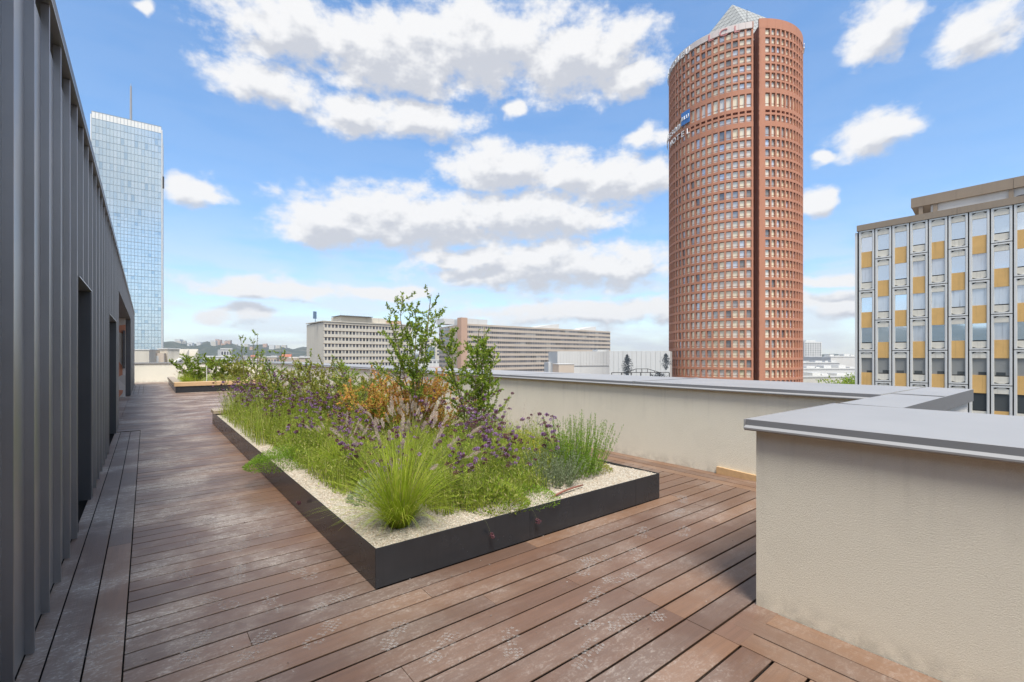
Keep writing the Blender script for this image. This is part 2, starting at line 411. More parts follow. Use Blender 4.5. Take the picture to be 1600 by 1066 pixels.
# far side wall
r_ = thing('parapet_wall', (6.5, 17, 0), 'long cream rendered parapet with wide grey metal coping running behind the planter', 'wall')
MB().box(WALL_X, 7.45, CORNER_Y, 33.6, -.06, TOP - .02).build('wall', M['stucco'], r_)
coping(r_, 7.45 - WALL_X, CORNER_Y + .056, 33.35, lambda p, t: (WALL_X - p[0], t, p[1]), [4.3, 7.3, 10.3, 13.3, 16.3, 19.3, 22.3, 25.3, 28.3, 31.3])
# return at the step
r_ = thing('parapet_return', (5, 1.1, 0), 'short cream parapet return where the terrace steps, grey coping and dark outer edge', 'wall')
MB().box(4.342, 7.45, .95, CORNER_Y - .002, -.06, TOP - .022).build('wall', M['stucco'], r_)
MB().box(4.342, 7.452, .944, .949, -25, TOP - .10).build('outer_face', M['white_render'], r_)
coping(r_, CORNER_Y - .95, 4.396, 7.5, lambda p, t: (t, CORNER_Y - .001 + p[0], p[1]), [5.9])
# near block
r_ = thing('parapet_block', (3.6, -1, 0), 'nearest cream roughcast parapet on the right under a broad grey metal coping', 'wall')
MB().box(NEAR_X, 4.34, -5.9, CORNER_Y, -.06, TOP - .02).build('wall', M['stucco'], r_)
coping(r_, 4.34 - NEAR_X, -5.9, CORNER_Y + .05, lambda p, t: (NEAR_X - p[0], t, p[1]), [-3.4])
MB().box(NEAR_X - .04, 4.39, CORNER_Y + .0505, CORNER_Y + .056, TOP - .06, TOP - .002).build('end_trim', M['zinc'], r_)
# end wall
r_ = thing('parapet_end_wall', (3, 33.8, 0), 'cream parapet closing the far end of the terrace behind the small planter', 'wall')
MB().box(-.9, 5.729, 33.35, 34.0, -.06, TOP - .02).build('wall', M['stucco'], r_)
coping(r_, .65, -.9, 5.66, lambda p, t: (t, 33.35 - p[0], p[1]), [2.2])

mb = MB(); pr = [(0, 0), (0, .088), (1.02, .052), (1.02, 0)]
mb.loft(pr, 5.698, 5.7285, lambda p, t: (t, 3.02 - p[0], p[1] + .002))
tag(mb.build('timber_offcut', M['timber']), 'raw pale timber offcut lying along the foot of the parapet', 'timber')

# ------------------------------------------------------------------ clad pavilion on the left
FX = -.475
pav = thing('clad_pavilion', (-4, 14, 0), 'grey metal clad rooftop pavilion with upright seams and recessed doorways', 'building')
opens = [(5.33, 6.47, 2.17), (9.55, 11.66, 2.15), (12.75, 22.5, 2.86)]
FIN0, FP = 3.32, .4647
fy = [FIN0 + FP * i for i in range(-12, 59) if FIN0 + FP * i < 30.0]
def over(a, b):
    for o in opens:
        if a < o[1] - .01 and b > o[0] + .01: return o
    return None
edges = sorted(set([-2.6] + fy + [30.0] + [e for o in opens for e in o[:2]]))
for a, b in zip(edges[:-1], edges[1:]):
    if b - a < .01: continue
    o = over(a, b); z0 = o[2] if o else .012
    MB().box(FX - .03, FX, a + .001, b - .001, z0, 3.43).build('wall_panel', M['clad'], pav)
for yy in fy:
    o = None
    for q_ in opens:
        if q_[0] - .02 < yy < q_[1] + .02: o = q_
    z0 = o[2] + .004 if o else .008
    mb = MB(); w = .012
    pr = [(FX - .002, yy), (FX + .034, yy), (FX + .036, yy + .004), (FX + .036, yy + .016), (FX + .030, yy + .020), (FX + .018, yy + .020), (FX - .002, yy + .026)]
    mb.prism(pr, z0, 3.54); mb.build('seam_fin', M['clad'], pav)
MB().box(FX - .06, FX - .035, -2.6, 30.0, 3.40, 3.541).build('soffit_shade_strip', M['black'], pav)  # black strip painting the shade between the fin tops below the fascia
MB().box(-.75, FX + .050, -2.6, 30.02, 3.542, 3.555).build('soffit_trim', M['clad'], pav)
MB().cbox(-.75, FX + .044, -2.6, 30.02, 3.556, 3.66, .006).build('roof_fascia', M['clad_dark'], pav)
MB().box(-9, -.751, -2.6, 30.0, 3.3, 3.6).build('roof', M['clad_dark'], pav)
MB().box(FX - .03, NEAR_X + 1.4, -6.3, -6.0, -.05, 3.6).build('added_rear_wall', M['clad'], pav)  # unseen wall added behind the camera so the fins reflect something dark
MB().box(-9, FX - .031, 29.97, 30.0, .01, 3.54).build('end_wall', M['clad'], pav)
for i_, (a, b, h) in enumerate(opens):
    dep = 3.2 if i_ == 2 else .34
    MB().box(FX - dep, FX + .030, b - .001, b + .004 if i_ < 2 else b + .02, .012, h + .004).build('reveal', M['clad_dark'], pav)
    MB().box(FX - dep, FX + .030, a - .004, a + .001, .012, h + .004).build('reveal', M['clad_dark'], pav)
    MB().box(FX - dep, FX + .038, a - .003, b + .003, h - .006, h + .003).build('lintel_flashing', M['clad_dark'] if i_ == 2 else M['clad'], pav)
    if i_ < 2:
        dr = MB().box(FX - dep - .04, FX - dep, a, b, .02, h).build('door', M['clad_dark'], pav)
        MB().box(FX - dep + .001, FX - dep + .012, a + .08, b - .08, .12, h - .08).build('pane', M['glass'], pav)
        if i_ == 0 or i_ == 1:
            MB().box(FX - dep + .013, FX - dep + .05, (a + b)/2 - .012, (a + b)/2 + .012, .95, 1.15).build('handle', M['zinc'], pav)
m, k, b_ = new_mat('patched_plaster')
geo = k.n('ShaderNodeNewGeometry')
ps = k.n('ShaderNodeTexVoronoi'); ps.inputs['Scale'].default_value = 2.6; k.put(ps.inputs['Vector'], geo.outputs['Position'])
sepc = k.n('ShaderNodeSeparateColor'); k.put(sepc.inputs[0], ps.outputs['Color'])
k.put(b_.inputs['Base Color'], k.ramp(sepc.outputs[0], [(0, (.62, .58, .52)), (.35, (.55, .52, .48)), (.6, (.60, .27, .17)), (.8, (.66, .62, .58)), (1, (.42, .36, .31))], 'CONSTANT'))
b_.inputs['Roughness'].default_value = .9
M['plaster'] = m
MB().box(FX - 3.2, FX - .10, 21.6, 21.75, .012, 2.85).build('porch_wall', M['plaster'], pav)
MB().box(FX - 3.35, FX - 3.2, 12.75, 22.5, .012, 2.85).build('porch_back_wall', M['plaster'], pav)
MB().box(FX - .16, FX - .10, 21.50, 21.598, 1.05, 2.4).build('window_frame', M['clad_dark'], pav)
MB().box(FX - 3.2, FX, 12.75, 22.5, -.03, -.002).build('porch_floor', M['wood_y'], pav)

# ------------------------------------------------------------------ planters
H = .262
def planter(name, x0, x1, y0, y1, label, nx, ny, near_pebbles):
    r = thing(name, ((x0+x1)/2, (y0+y1)/2, 0), label, 'planter')
    t = .006
    xs = [x0 + (x1 - x0) * f for f in nx]; ys = [y0 + (y1 - y0) * f for f in ny]
    for a, b in zip(xs[:-1], xs[1:]):
        MB().cbox(a + .0012, b - .0012, y0, y0 + t, .004, H, .0015).build('side_panel', M['steel'], r)
        MB().cbox(a + .0012, b - .0012, y1 - t, y1, .004, H, .0015).build('side_panel', M['steel'], r)
    for a, b in zip(ys[:-1], ys[1:]):
        MB().cbox(x0, x0 + t, a + (t if a == y0 else .0012), b - (t if b == y1 else .0012), .004, H, .0015).build('side_panel', M['steel'], r)
        MB().cbox(x1 - t, x1, a + (t if a == y0 else .0012), b - (t if b == y1 else .0012), .004, H, .0015).build('side_panel', M['steel'], r)
    # soil with a gently uneven surface
    mb = MB(); nx_, ny_ = 40, 100
    for j in range(ny_ + 1):
        for i in range(nx_ + 1):
            x = x0 + t + .001 + (x1 - x0 - 2*t - .002) * i / nx_; y = y0 + t + .001 + (y1 - y0 - 2*t - .002) * j / ny_
            mb.v.append((x, y, H - .022 + .010 * math.sin(x * 3.1 + y * 2.3) * math.sin(y * 4.1 - x)))
    for j in range(ny_):
        for i in range(nx_): mb.f.append((j*(nx_+1)+i, j*(nx_+1)+i+1, (j+1)*(nx_+1)+i+1, (j+1)*(nx_+1)+i)); mb.mi.append(0)
    tag(mb.build('gravel_bed', M['gravel'], r, True), kind='stuff')
    return r
m, k, b_ = new_mat('pale_gravel')
geo = k.n('ShaderNodeNewGeometry')
vo = k.n('ShaderNodeTexVoronoi'); vo.inputs['Scale'].default_value = 95; k.put(vo.inputs['Vector'], geo.outputs['Position'])
sepc = k.n('ShaderNodeSeparateColor'); k.put(sepc.inputs[0], vo.outputs['Color'])
k.put(b_.inputs['Base Color'], k.ramp(sepc.outputs[0], [(0, (.34, .29, .21)), (.5, (.50, .44, .35)), (1, (.64, .59, .50))]))
b_.inputs['Roughness'].default_value = .9
bp = k.n('ShaderNodeBump'); bp.inputs['Distance'].default_value = .01; bp.inputs['Strength'].default_value = .8
k.put(bp.inputs['Height'], k.m('SUBTRACT', 1., vo.outputs['Distance'])); k.put(b_.inputs['Normal'], bp.outputs[0])
M['gravel'] = m
M['pebble'] = leaf_mat('pebble', [(.38, .31, .23), (.56, .49, .39), (.68, .62, .53), (.47, .37, .27), (.61, .55, .46)], 0., .85)

long_planter = planter('long_planter', PX0, PX1, PY0, PY1, 'long low dark steel planter full of flowering plants on the deck', [0, .42, .87, 1], [0, .16, .42, .68, 1], True)
# timber seat at its far end
MB().cbox(PX0 - .03, PX1 + .02, PY1 - .52, PY1 - .02, H + .003, H + .072, .008).build('timber_seat', M['timber_grey'], long_planter)
small_planter = planter('small_planter', .94, 4.2, 23.0, 30.6, 'smaller dark planter with a pale timber edge at the far end of the terrace', [0, .5, 1], [0, .5, 1], False)
MB().cbox(.90, 4.22, 22.97, 23.45, H + .003, H + .16, .008).build('timber_seat', M['timber'], small_planter)
MB().cbox(.90, 1.2, 23.46, 30.6, H + .003, H + .12, .008).build('timber_seat', M['timber_grey'], small_planter)

# loose pebbles where the bed is bare
def pebbles(nn, boxes):
    V = []
    oc = np.array([(1,0,0),(0,1,0),(-1,0,0),(0,-1,0),(0,0,1),(0,0,-1)], float)
    tri = [(0,1,4),(1,2,4),(2,3,4),(3,0,4),(1,0,5),(2,1,5),(3,2,5),(0,3,5)]
    vs = []; fs = []
    area = [(b[1]-b[0])*(b[3]-b[2]) for b in boxes]; tot = sum(area)
    for bx_, ar in zip(boxes, area):
        for _ in range(int(nn * ar / tot)):
            x = random.uniform(bx_[0], bx_[1]); y = random.uniform(bx_[2], bx_[3]); s = random.uniform(.004, .0095)
            a = random.uniform(0, 6.28); b0 = len(vs)
            z = H - .022 + .010 * math.sin(x * 3.1 + y * 2.3) * math.sin(y * 4.1 - x)
            for p in oc:
                q_ = p * np.array([s * random.uniform(.8, 1.4), s * random.uniform(.7, 1.1), s * random.uniform(.5, .8)])
                vs.append((x + q_[0]*math.cos(a) - q_[1]*math.sin(a), y + q_[0]*math.sin(a) + q_[1]*math.cos(a), z + q_[2] + s * .35))
            fs += [tuple(b0 + i for i in t) for t in tri]
    mb = MB(); mb.v = vs; mb.f = fs; mb.mi = [0]*len(fs)
    return mb
pb = pebbles(15000, [(PX0+.012, PX0+.62, PY0+.012, 7.5), (PX0+.62, PX1-.012, PY0+.012, PY0+.62), (3.3, PX1-.012, PY0+.62, 4.6)])
tag(pb.build('pebble', M['pebble'], long_planter), kind='stuff')

# ------------------------------------------------------------------ plants
def unit(v): return v / np.maximum(np.linalg.norm(v, axis=-1, keepdims=True), 1e-9)
def leaf_quads(P, D, L, W, fold=.15):
    n = len(P); D = unit(D); S = unit(np.cross(D, rng.normal(size=(n, 3)))); U = np.cross(S, D)
    L = np.asarray(L).reshape(-1, 1) * np.ones((n, 1)); W = np.asarray(W).reshape(-1, 1) * np.ones((n, 1))
    mid = P + D * L * .48
    return np.stack([P, mid + S * W * .5 + U * W * fold, P + D * L, mid - S * W * .5 + U * W * fold], 1).reshape(-1, 3)
def blade_quads(P, az, Ht, lean, W, seg=4, kick=.25):
    """tapering arching blades: P base (n,3), az lean direction, Ht length, lean 0..1"""
    n = len(P); out = []
    dirh = np.stack([np.cos(az), np.sin(az), np.zeros(n)], 1); side = np.stack([-np.sin(az), np.cos(az), np.zeros(n)], 1)
    prev = None
    pos = P.copy(); 
    for s in range(seg + 1):
        t = s / seg
        ang = lean * (kick + (1.6 - kick) * t)    # tilt from vertical
        w = (W * (1 - t) ** .7 * .5 + .0002)[:, None]
        a, b = pos - side * w, pos + side * w
        if prev is not None: out.append(np.stack([prev[0], prev[1], b, a], 1))
        prev = (a, b)
        pos = pos + (dirh * np.sin(ang)[:, None] + np.array([0, 0, 1.]) * np.cos(ang)[:, None]) * (Ht / seg)[:, None]
    return np.concatenate(out, 0).reshape(-1, 3)
def wire_quads(pts, w):      # three-sided thin stems; pts list of (k,3) polylines
    out = []
    for p in pts:
        p = np.asarray(p); k_ = len(p); d = unit(np.gradient(p, axis=0)); u = unit(np.cross(d, np.array([.31, .77, .2]))); v_ = np.cross(d, u)
        ww = np.linspace(w, w * .35, k_)[:, None]
        rs = [p + (u * math.cos(a) + v_ * math.sin(a)) * ww for a in (0, 2.094, 4.189)]
        for j in range(3):
            A, B = rs[j], rs[(j+1) % 3]
            out.append(np.stack([A[:-1], B[:-1], B[1:], A[1:]], 1).reshape(-1, 3))
    return np.concatenate(out, 0)

M['g_bright'] = leaf_mat('fresh_grass', [(.27, .39, .022), (.42, .52, .040), (.33, .46, .030), (.56, .55, .11), (.21, .32, .022)], .38)
M['g_meadow'] = leaf_mat('meadow_leaf', [(.22, .34, .028), (.35, .45, .045), (.14, .23, .025), (.46, .48, .09), (.27, .39, .035), (.50, .44, .20), (.36, .47, .05)], .38)
M['g_grey'] = leaf_mat('silver_leaf', [(.28, .35, .20), (.36, .41, .27), (.20, .27, .14), (.32, .38, .20)], .3)
M['g_lime'] = leaf_mat('tarragon_leaf', [(.20, .36, .035), (.29, .45, .05), (.17, .30, .035)], .42)
M['g_dark'] = leaf_mat('shrub_leaf', [(.17, .29, .032), (.28, .40, .045), (.10, .19, .028), (.40, .48, .06), (.22, .34, .035), (.50, .50, .07)], .38, .45)
M['g_olive'] = leaf_mat('olive_shrub_leaf', [(.30, .35, .06), (.42, .44, .07), (.21, .27, .055), (.52, .49, .09), (.34, .26, .10)], .45)
M['g_yellow'] = leaf_mat('yellow_leaf', [(0.345, 0.333, 0.034), (0.483, 0.437, 0.046), (0.253, 0.287, 0.034), (0.184, 0.230, 0.034)], .35)
M['g_orange'] = leaf_mat('autumn_leaf', [(.80, .33, .09), (.85, .45, .14), (.50, .46, .08), (.80, .56, .10), (.38, .44, .07), (.82, .40, .18), (.74, .26, .10)], .45)
M['purple'] = leaf_mat('verbena_flower', [(.24, .09, .15), (.44, .26, .56), (.18, .06, .10), (.58, .42, .70), (.30, .15, .28), (.48, .31, .56)], .2)
M['maroon'] = leaf_mat('spent_flower', [(.14, .05, .06), (.22, .09, .09), (.10, .04, .045), (.30, .15, .22), (.18, .08, .07)], .15)
M['plume'] = leaf_mat('grass_plume', [(.66, .55, .45), (.74, .66, .55), (.58, .45, .40), (.70, .58, .48)], .45)
M['white_fl'] = leaf_mat('white_flower', [(.75, .72, .70), (.70, .55, .58), (.60, .50, .45)], .3)
M['yellow_fl'] = leaf_mat('yellow_flower', [(.55, .50, .03), (.45, .45, .04), (.62, .52, .06)], .3)
M['twig'] = pmat('twig_bark', (.20, .15, .11), .8, var=.25, scale=30)
M['stem_green'] = pmat('green_stem', (.10, .12, .04), .6, var=.25, scale=20)
M['stem_dark'] = pmat('dark_stem', (.07, .05, .035), .7, var=.25, scale=20)
M['straw'] = leaf_mat('dry_grass', [(.42, .34, .20), (.52, .44, .28), (.34, .26, .15)], .35)

def plant(name, loc, parts, label, cat='plant', group=None, rz=0., s=1.):
    o = thing(name, loc, label, cat, group, rz); o.scale = (s, s, s)
    for pn, me in parts:
        q_ = link(pn, me, o, local=True)
        if pn not in ('stem', 'flower_head'): q_['kind'] = 'stuff'
    return o
def disc(n, r, pw=.5):
    a = rng.uniform(0, 6.283, n); q_ = r * rng.uniform(0, 1, n) ** pw
    return np.stack([q_*np.cos(a), q_*np.sin(a), np.zeros(n)], 1), a

def fountain_grass(seed, nb=950, h=.62, npl=22):
    P, a = disc(nb, .06)
    az = a + rng.normal(0, .5, nb)
    Hh = h * rng.uniform(.6, 1.15, nb); lean = .06 + 1.22 * rng.uniform(0, 1, nb) ** .8
    bl = blade_quads(P, az, Hh, lean, rng.uniform(.0028, .006, nb), 6, .62)
    stems = []; br = []
    for i in range(npl):
        a_ = rng.uniform(0, 6.283); ln = h * rng.uniform(.95, 1.35); le = abs(rng.normal(.33, .15)); p = np.array([.06*math.cos(a_), .06*math.sin(a_), 0.]); pts = [p]
        for s in range(6):
            an = le * (.3 + 1.3 * s / 5); p = p + np.array([math.cos(a_)*math.sin(an), math.sin(a_)*math.sin(an), math.cos(an)]) * ln / 6; pts.append(p)
        stems.append(np.array(pts)); d = unit(pts[-1] - pts[-2]); L = rng.uniform(.075, .13); nn = 110
        t = rng.uniform(0, 1, nn); base = pts[-1] - d * .01 + np.outer(t * L, d)
        rad = unit(np.cross(d, rng.normal(size=(nn, 3)))); prof = .012 * np.sin(np.clip(t * 2.6 + .45, 0, 3.14)) + .003
        br.append(leaf_quads(base, rad + d * 1.3, prof * 1.9, .0030, .0))
    return [('blades', quadmesh('blades', bl, 0, M['g_bright'])), ('stems', quadmesh('stems', wire_quads(stems, .0013), 0, M['straw'])), ('plumes', quadmesh('plumes', np.concatenate(br), 0, M['plume']))]

def verbena(nst=15, h=.85, spread=.16, mat='purple', leafy=1.):
    stems = []; heads = []; lv = []
    for i in range(nst):
        a_ = rng.uniform(0, 6.283); r0 = spread * rng.uniform(0, 1) ** .5; ln = h * rng.uniform(.5, 1.08); le = abs(rng.normal(.17, .13))
        p = np.array([r0*math.cos(a_), r0*math.sin(a_), 0.]); pts = [p]
        for s in range(6):
            an = le * (.5 + 1.0 * s / 5); p = p + np.array([math.cos(a_)*math.sin(an), math.sin(a_)*math.sin(an), math.cos(an)]) * ln / 6; pts.append(p)
        pts = np.array(pts); stems.append(pts)
        # narrow leaves on the lower two thirds
        nl = int(26 * leafy); tt = rng.uniform(.02, .72, nl) * 6; i0 = tt.astype(int); fr = (tt - i0)[:, None]
        B = pts[i0] * (1 - fr) + pts[i0 + 1] * fr
        D = rng.normal(size=(nl, 3)); D[:, 2] = np.abs(D[:, 2]) * .8 + .25
        lv.append(leaf_quads(B, D, rng.uniform(.035, .085, nl), rng.uniform(.005, .011, nl)))
        tips = [pts[-1]]
        for b in range(rng.integers(1, 4)):
            st = pts[-1 - rng.integers(1, 3)]; d = unit(np.array([rng.normal(), rng.normal(), 1.6])); e = st + d * rng.uniform(.06, .17)
            stems.append(np.array([st, (st + e) / 2 + np.array([0, 0, .006]), e])); tips.append(e)
        for tp in tips:
            for c in range(rng.integers(1, 3)):
                o = tp + rng.normal(size=3) * np.array([.012, .012, .007]); nn = 44; rr = rng.uniform(.013, .023)
                D = unit(rng.normal(size=(nn, 3))); D[:, 2] = D[:, 2] * .7 + .3
                heads.append((leaf_quads(o + D * rr * .45, D, rr * .75, rr * .5, .1), rng.uniform() < .55))
    Hq = np.concatenate([hh[0] for hh in heads]); mi = np.concatenate([np.full(len(hh[0]) // 4, 1 if hh[1] else 0) for hh in heads])
    return [('stems', quadmesh('stems', wire_quads(stems, .0016), 0, M['stem_green'])), ('leaves', quadmesh('leaves', np.concatenate(lv), 0, M['g_meadow'])),
            ('flower_heads', quadmesh('flower_heads', Hq, 0, [M['purple'], M['maroon']], mi=mi))]

def shrub(h, w, nst, nbr, leafL, lmat, dens=1., bark='twig', clear=.15, wild=.12, tips=4, splay=.75):
    stems = []; lv = []; wires = []
    for i in range(nst):
        a_ = 6.283 * i / nst + rng.uniform(-.5, .5); ln = h * rng.uniform(.72, 1.04); le = abs(rng.normal(splay, splay * .4)) * w / h
        p = np.array([.05*math.cos(a_), .05*math.sin(a_), 0.]); pts = [p]
        for s in range(9):
            an = le * (.7 + .5 * s / 8) ; wob = rng.normal(size=3) * wild * .25 * ln / 9
            p = p + np.array([math.cos(a_)*math.sin(an), math.sin(a_)*math.sin(an), math.cos(an)]) * ln / 9 + wob; pts.append(p)
        pts = np.array(pts); stems.append(pts)
        for b in range(nbr):
            t = clear + (1 - clear) * rng.uniform(0, .97); j = min(8, int(t * 9)); st = pts[j] + (pts[j+1] - pts[j]) * (t * 9 - j)
            ab = rng.uniform(0, 6.283); up = rng.uniform(-.1, 1.2); L = w * rng.uniform(.18, .62) * (1.15 - .72 * t)
            d = unit(np.array([math.cos(ab), math.sin(ab), up])); q_ = [st]
            for s in range(4):
                d = unit(d + rng.normal(size=3) * .22 + np.array([0, 0, .12])); q_.append(q_[-1] + d * L / 4)
            wires.append(np.array(q_)); q_ = np.array(q_)
            nl = max(4, int(62 * dens * L / .25)); tt = rng.uniform(.12, 1., nl) ** .8 * 3.999; i0 = tt.astype(int); fr = (tt - i0)[:, None]
            B = q_[i0] * (1 - fr) + q_[i0+1] * fr; D = rng.normal(size=(nl, 3)) + d * .9; D[:, 2] += .15
            lv.append(leaf_quads(B, D, leafL * rng.uniform(.6, 1.25, nl), leafL * rng.uniform(.36, .55, nl)))
        nl = int(34 * dens * tips / 4); tt = rng.uniform(.62, 1., nl) * 8.999; i0 = tt.astype(int); fr = (tt - i0)[:, None]
        B = pts[i0] * (1 - fr) + pts[i0+1] * fr; lv.append(leaf_quads(B, rng.normal(size=(nl, 3)) + np.array([0, 0, .6]), leafL * rng.uniform(.6, 1.1, nl), leafL * .42))
    wq = np.concatenate([wire_quads(stems, .0095 * h / 2 + .002), wire_quads(wires, .0026)])
    return [('branches', quadmesh('branches', wq, 0, M[bark])), ('foliage', quadmesh('foliage', np.concatenate(lv), 0, M[lmat]))]

def spiky(n, h, r, lmat, leafL, leafW, per, lean=.35):     # upright leafy stems (tarragon, lavender)
    stems = []; lv = []
    for i in range(n):
        P, a = disc(1, r * .5); a_ = a[0] + rng.normal(0, .4); ln = h * rng.uniform(.6, 1.1); le = abs(rng.normal(lean, lean * .45)); p = P[0]; pts = [p]
        for s in range(6):
            an = le * (1.1 - .4 * s / 5); p = p + np.array([math.cos(a_)*math.sin(an), math.sin(a_)*math.sin(an), math.cos(an)]) * ln / 6; pts.append(p)
        pts = np.array(pts); stems.append(pts); tt = rng.uniform(.05, 1., per) * 5.999; i0 = tt.astype(int); fr = (tt - i0)[:, None]
        B = pts[i0] * (1 - fr) + pts[i0+1] * fr; D = rng.normal(size=(per, 3)) * .6; D[:, 2] += .9
        sz = (1.15 - .65 * tt / 6)
        lv.append(leaf_quads(B, D, leafL * rng.uniform(.6, 1.2, per) * sz, leafW))
    return [('stems', quadmesh('stems', wire_quads(stems, .0016), 0, M['stem_green'])), ('leaves', quadmesh('leaves', np.concatenate(lv), 0, M[lmat]))]

def mound(n, r, h, lmat, L, W, flw=None, nf=0):     # low cushion of fine foliage
    a = rng.uniform(0, 6.283, n); q_ = rng.uniform(0, 1, n) ** .5; z = h * (1 - q_ ** 2) * rng.uniform(.15, 1., n)
    P = np.stack([r*q_*np.cos(a), r*q_*np.sin(a), z], 1); D = np.stack([np.cos(a)*q_, np.sin(a)*q_, np.full(n, .7)], 1) + rng.normal(size=(n, 3)) * .45
    parts = [('leaves', quadmesh('leaves', leaf_quads(P, D, L * rng.uniform(.6, 1.2, n), W), 0, M[lmat]))]
    if flw:
        a = rng.uniform(0, 6.283, nf); q_ = rng.uniform(0, 1, nf) ** .5
        P = np.stack([r*q_*np.cos(a), r*q_*np.sin(a), h * (1 - q_**2) + .03 + rng.uniform(0, .03, nf)], 1)
        pk = np.repeat(P, 7, 0) + rng.normal(size=(nf*7, 3)) * .008
        parts.append(('flowers', quadmesh('flowers', leaf_quads(pk, rng.normal(size=(nf*7, 3)) + [0, 0, .6], .011, .009), 0, M[flw])))
    return parts
def gaura(n=26, h=.75):
    stems = []; fl = []; lv = []
    for i in range(n):
        a_ = rng.uniform(0, 6.283); ln = h * rng.uniform(.6, 1.1); le = abs(rng.normal(.4, .2)); p = np.array([.08*math.cos(a_), .08*math.sin(a_), 0.]); pts = [p]
        for s in range(7):
            an = le * (.6 + .8 * s / 6); p = p + np.array([math.cos(a_)*math.sin(an), math.sin(a_)*math.sin(an), math.cos(an)]) * ln / 7; pts.append(p)
        pts = np.array(pts); stems.append(pts); nn = 16; tt = rng.uniform(.55, 1., nn) * 6.99; i0 = tt.astype(int); fr = (tt - i0)[:, None]
        B = pts[i0]*(1-fr) + pts[i0+1]*fr + rng.normal(size=(nn, 3)) * .005; fl.append(leaf_quads(B, rng.normal(size=(nn, 3)), rng.uniform(.008, .016, nn), .006))
        nn = 22; tt = rng.uniform(.0, .6, nn) * 6.99; i0 = tt.astype(int); lv.append(leaf_quads(pts[i0], rng.normal(size=(nn, 3)) + [0, 0, .5], rng.uniform(.02, .05, nn), .007))
    return [('stems', quadmesh('stems', wire_quads(stems, .0013), 0, M['straw'])), ('leaves', quadmesh('leaves', np.concatenate(lv), 0, M['g_meadow'])), ('flowers', quadmesh('flowers', np.concatenate(fl), 0, M['white_fl']))]

Z0 = H - .024
# meadow grass: fine uncountable foliage filling the bed
def meadow(nb, x0, x1, y0, y1, hmin, hmax):
    x = rng.uniform(x0, x1, nb); y = rng.uniform(y0, y1, nb)
    cl = .5 + .5 * np.sin(x * 5.3 + 1.7 * np.sin(y * 2.1)) * np.sin(y * 4.7 + 1.3 * np.sin(x * 3.3))
    keep = rng.uniform(0, 1, nb) < .35 + .65 * cl
    x, y, cl = x[keep], y[keep], cl[keep]; n = len(x)
    P = np.stack([x, y, np.full(n, Z0)], 1); hh = (hmin + (hmax - hmin) * cl) * rng.uniform(.45, 1.1, n)
    q1 = blade_quads(P, rng.uniform(0, 6.283, n), hh, np.abs(rng.normal(.42, .28, n)), rng.uniform(.003, .007, n), 3)
    # leafy sprigs among the blades
    nl = n * 3; j = rng.integers(0, n, nl); B = P[j] + rng.normal(size=(nl, 3)) * [.05, .05, 0]; B[:, 2] = Z0 + hh[j] * rng.uniform(.05, .95, nl)
    D = rng.normal(size=(nl, 3)); D[:, 2] = np.abs(D[:, 2]) + .2
    q2 = leaf_quads(B, D, rng.uniform(.02, .055, nl), rng.uniform(.005, .013, nl))
    return np.concatenate([q1, q2])
mq = np.concatenate([meadow(15000, PX0 + .40, PX1 - .12, PY0 + .80, 7.5, .26, .56), meadow(3600, PX0 + .66, 2.95, PY0 + .30, PY0 + .95, .16, .42), meadow(12000, PX0 + .06, PX1 - .1, 7.2, 11.6, .36, .78),
                     meadow(2600, PX0 + .20, PX0 + .55, 4.1, 7.4, .12, .36)])
tag(link('meadow_grass', quadmesh('meadow_grass', mq, 0, M['g_meadow'])), 'fine green meadow foliage filling the long planter between the flowers', 'grass', kind='stuff')
mq = meadow(4000, 1.3, 4.1, 23.6, 30.4, .25, .6)
tag(link('planter_grass', quadmesh('planter_grass', mq, 0, M['g_meadow'])), 'green grassy foliage filling the small far planter', 'grass', kind='stuff')

fg = [fountain_grass(1), fountain_grass(2, 800, .55, 18), fountain_grass(3, 760, .60, 26)]
for (x, y, vi, s, lb) in [
    (1.47, 3.20, 0, 1.06, 'bright green fountain grass with pale plumes nearest the planter corner'),
    (2.02, 4.25, 2, 1.0, 'fountain grass with pinkish plumes just behind the corner grass clump'),
    (1.62, 4.95, 1, .8, 'small fountain grass clump near the walkway side of the planter'),
    (2.55, 5.2, 2, .9, 'fountain grass with pale plumes below the tallest shrub'),
    (2.3, 8.4, 1, 1.15, 'feathery pale grass clump behind the purple flowers mid planter'),
    (3.2, 7.9, 2, 1.2, 'feathery pale grass clump beside the parapet side of the planter')]:
    plant('fountain_grass', (x, y, Z0), fg[vi], lb, 'grass', 'fountain grass clumps in the long planter', random.uniform(0, 6), s)

vb = [verbena(13, .84), verbena(11, .95), verbena(14, .72, .2), verbena(10, 1.02), verbena(13, .62, .2)]
ordn = ['first', 'second', 'third', 'fourth', 'fifth', 'sixth', 'seventh', 'eighth', 'ninth', 'tenth', 'eleventh', 'twelfth']
walk = [(1.72, 3.72, 2, .80), (1.60, 4.35, 4, .9), (1.75, 5.3, 0, .85), (1.55, 6.05, 2, .95), (1.70, 6.8, 1, .9), (1.50, 7.7, 0, 1.), (1.65, 8.6, 1, 1.), (1.45, 9.6, 2, 1.05), (1.6, 10.6, 0, 1.), (1.40, 11.3, 3, .95)]
for i, (x, y, v_, s) in enumerate(walk):
    plant('verbena', (x, y, Z0), vb[v_], f'wiry purple verbena, {ordn[i]} from the near corner along the walkway side of the planter', 'flower', 'purple verbenas in the long planter', random.uniform(0, 6), s)
mid = [(2.06, 3.22, 0, .86), (2.42, 3.30, 2, .86), (2.25, 3.75, 1, .84), (2.72, 3.70, 0, .80), (2.35, 4.5, 3, .82), (2.05, 5.5, 4, .95), (2.0, 6.5, 2, .95), (2.1, 7.6, 3, .95), (2.3, 9.0, 1, 1.05), (2.2, 10.2, 0, 1.1)]
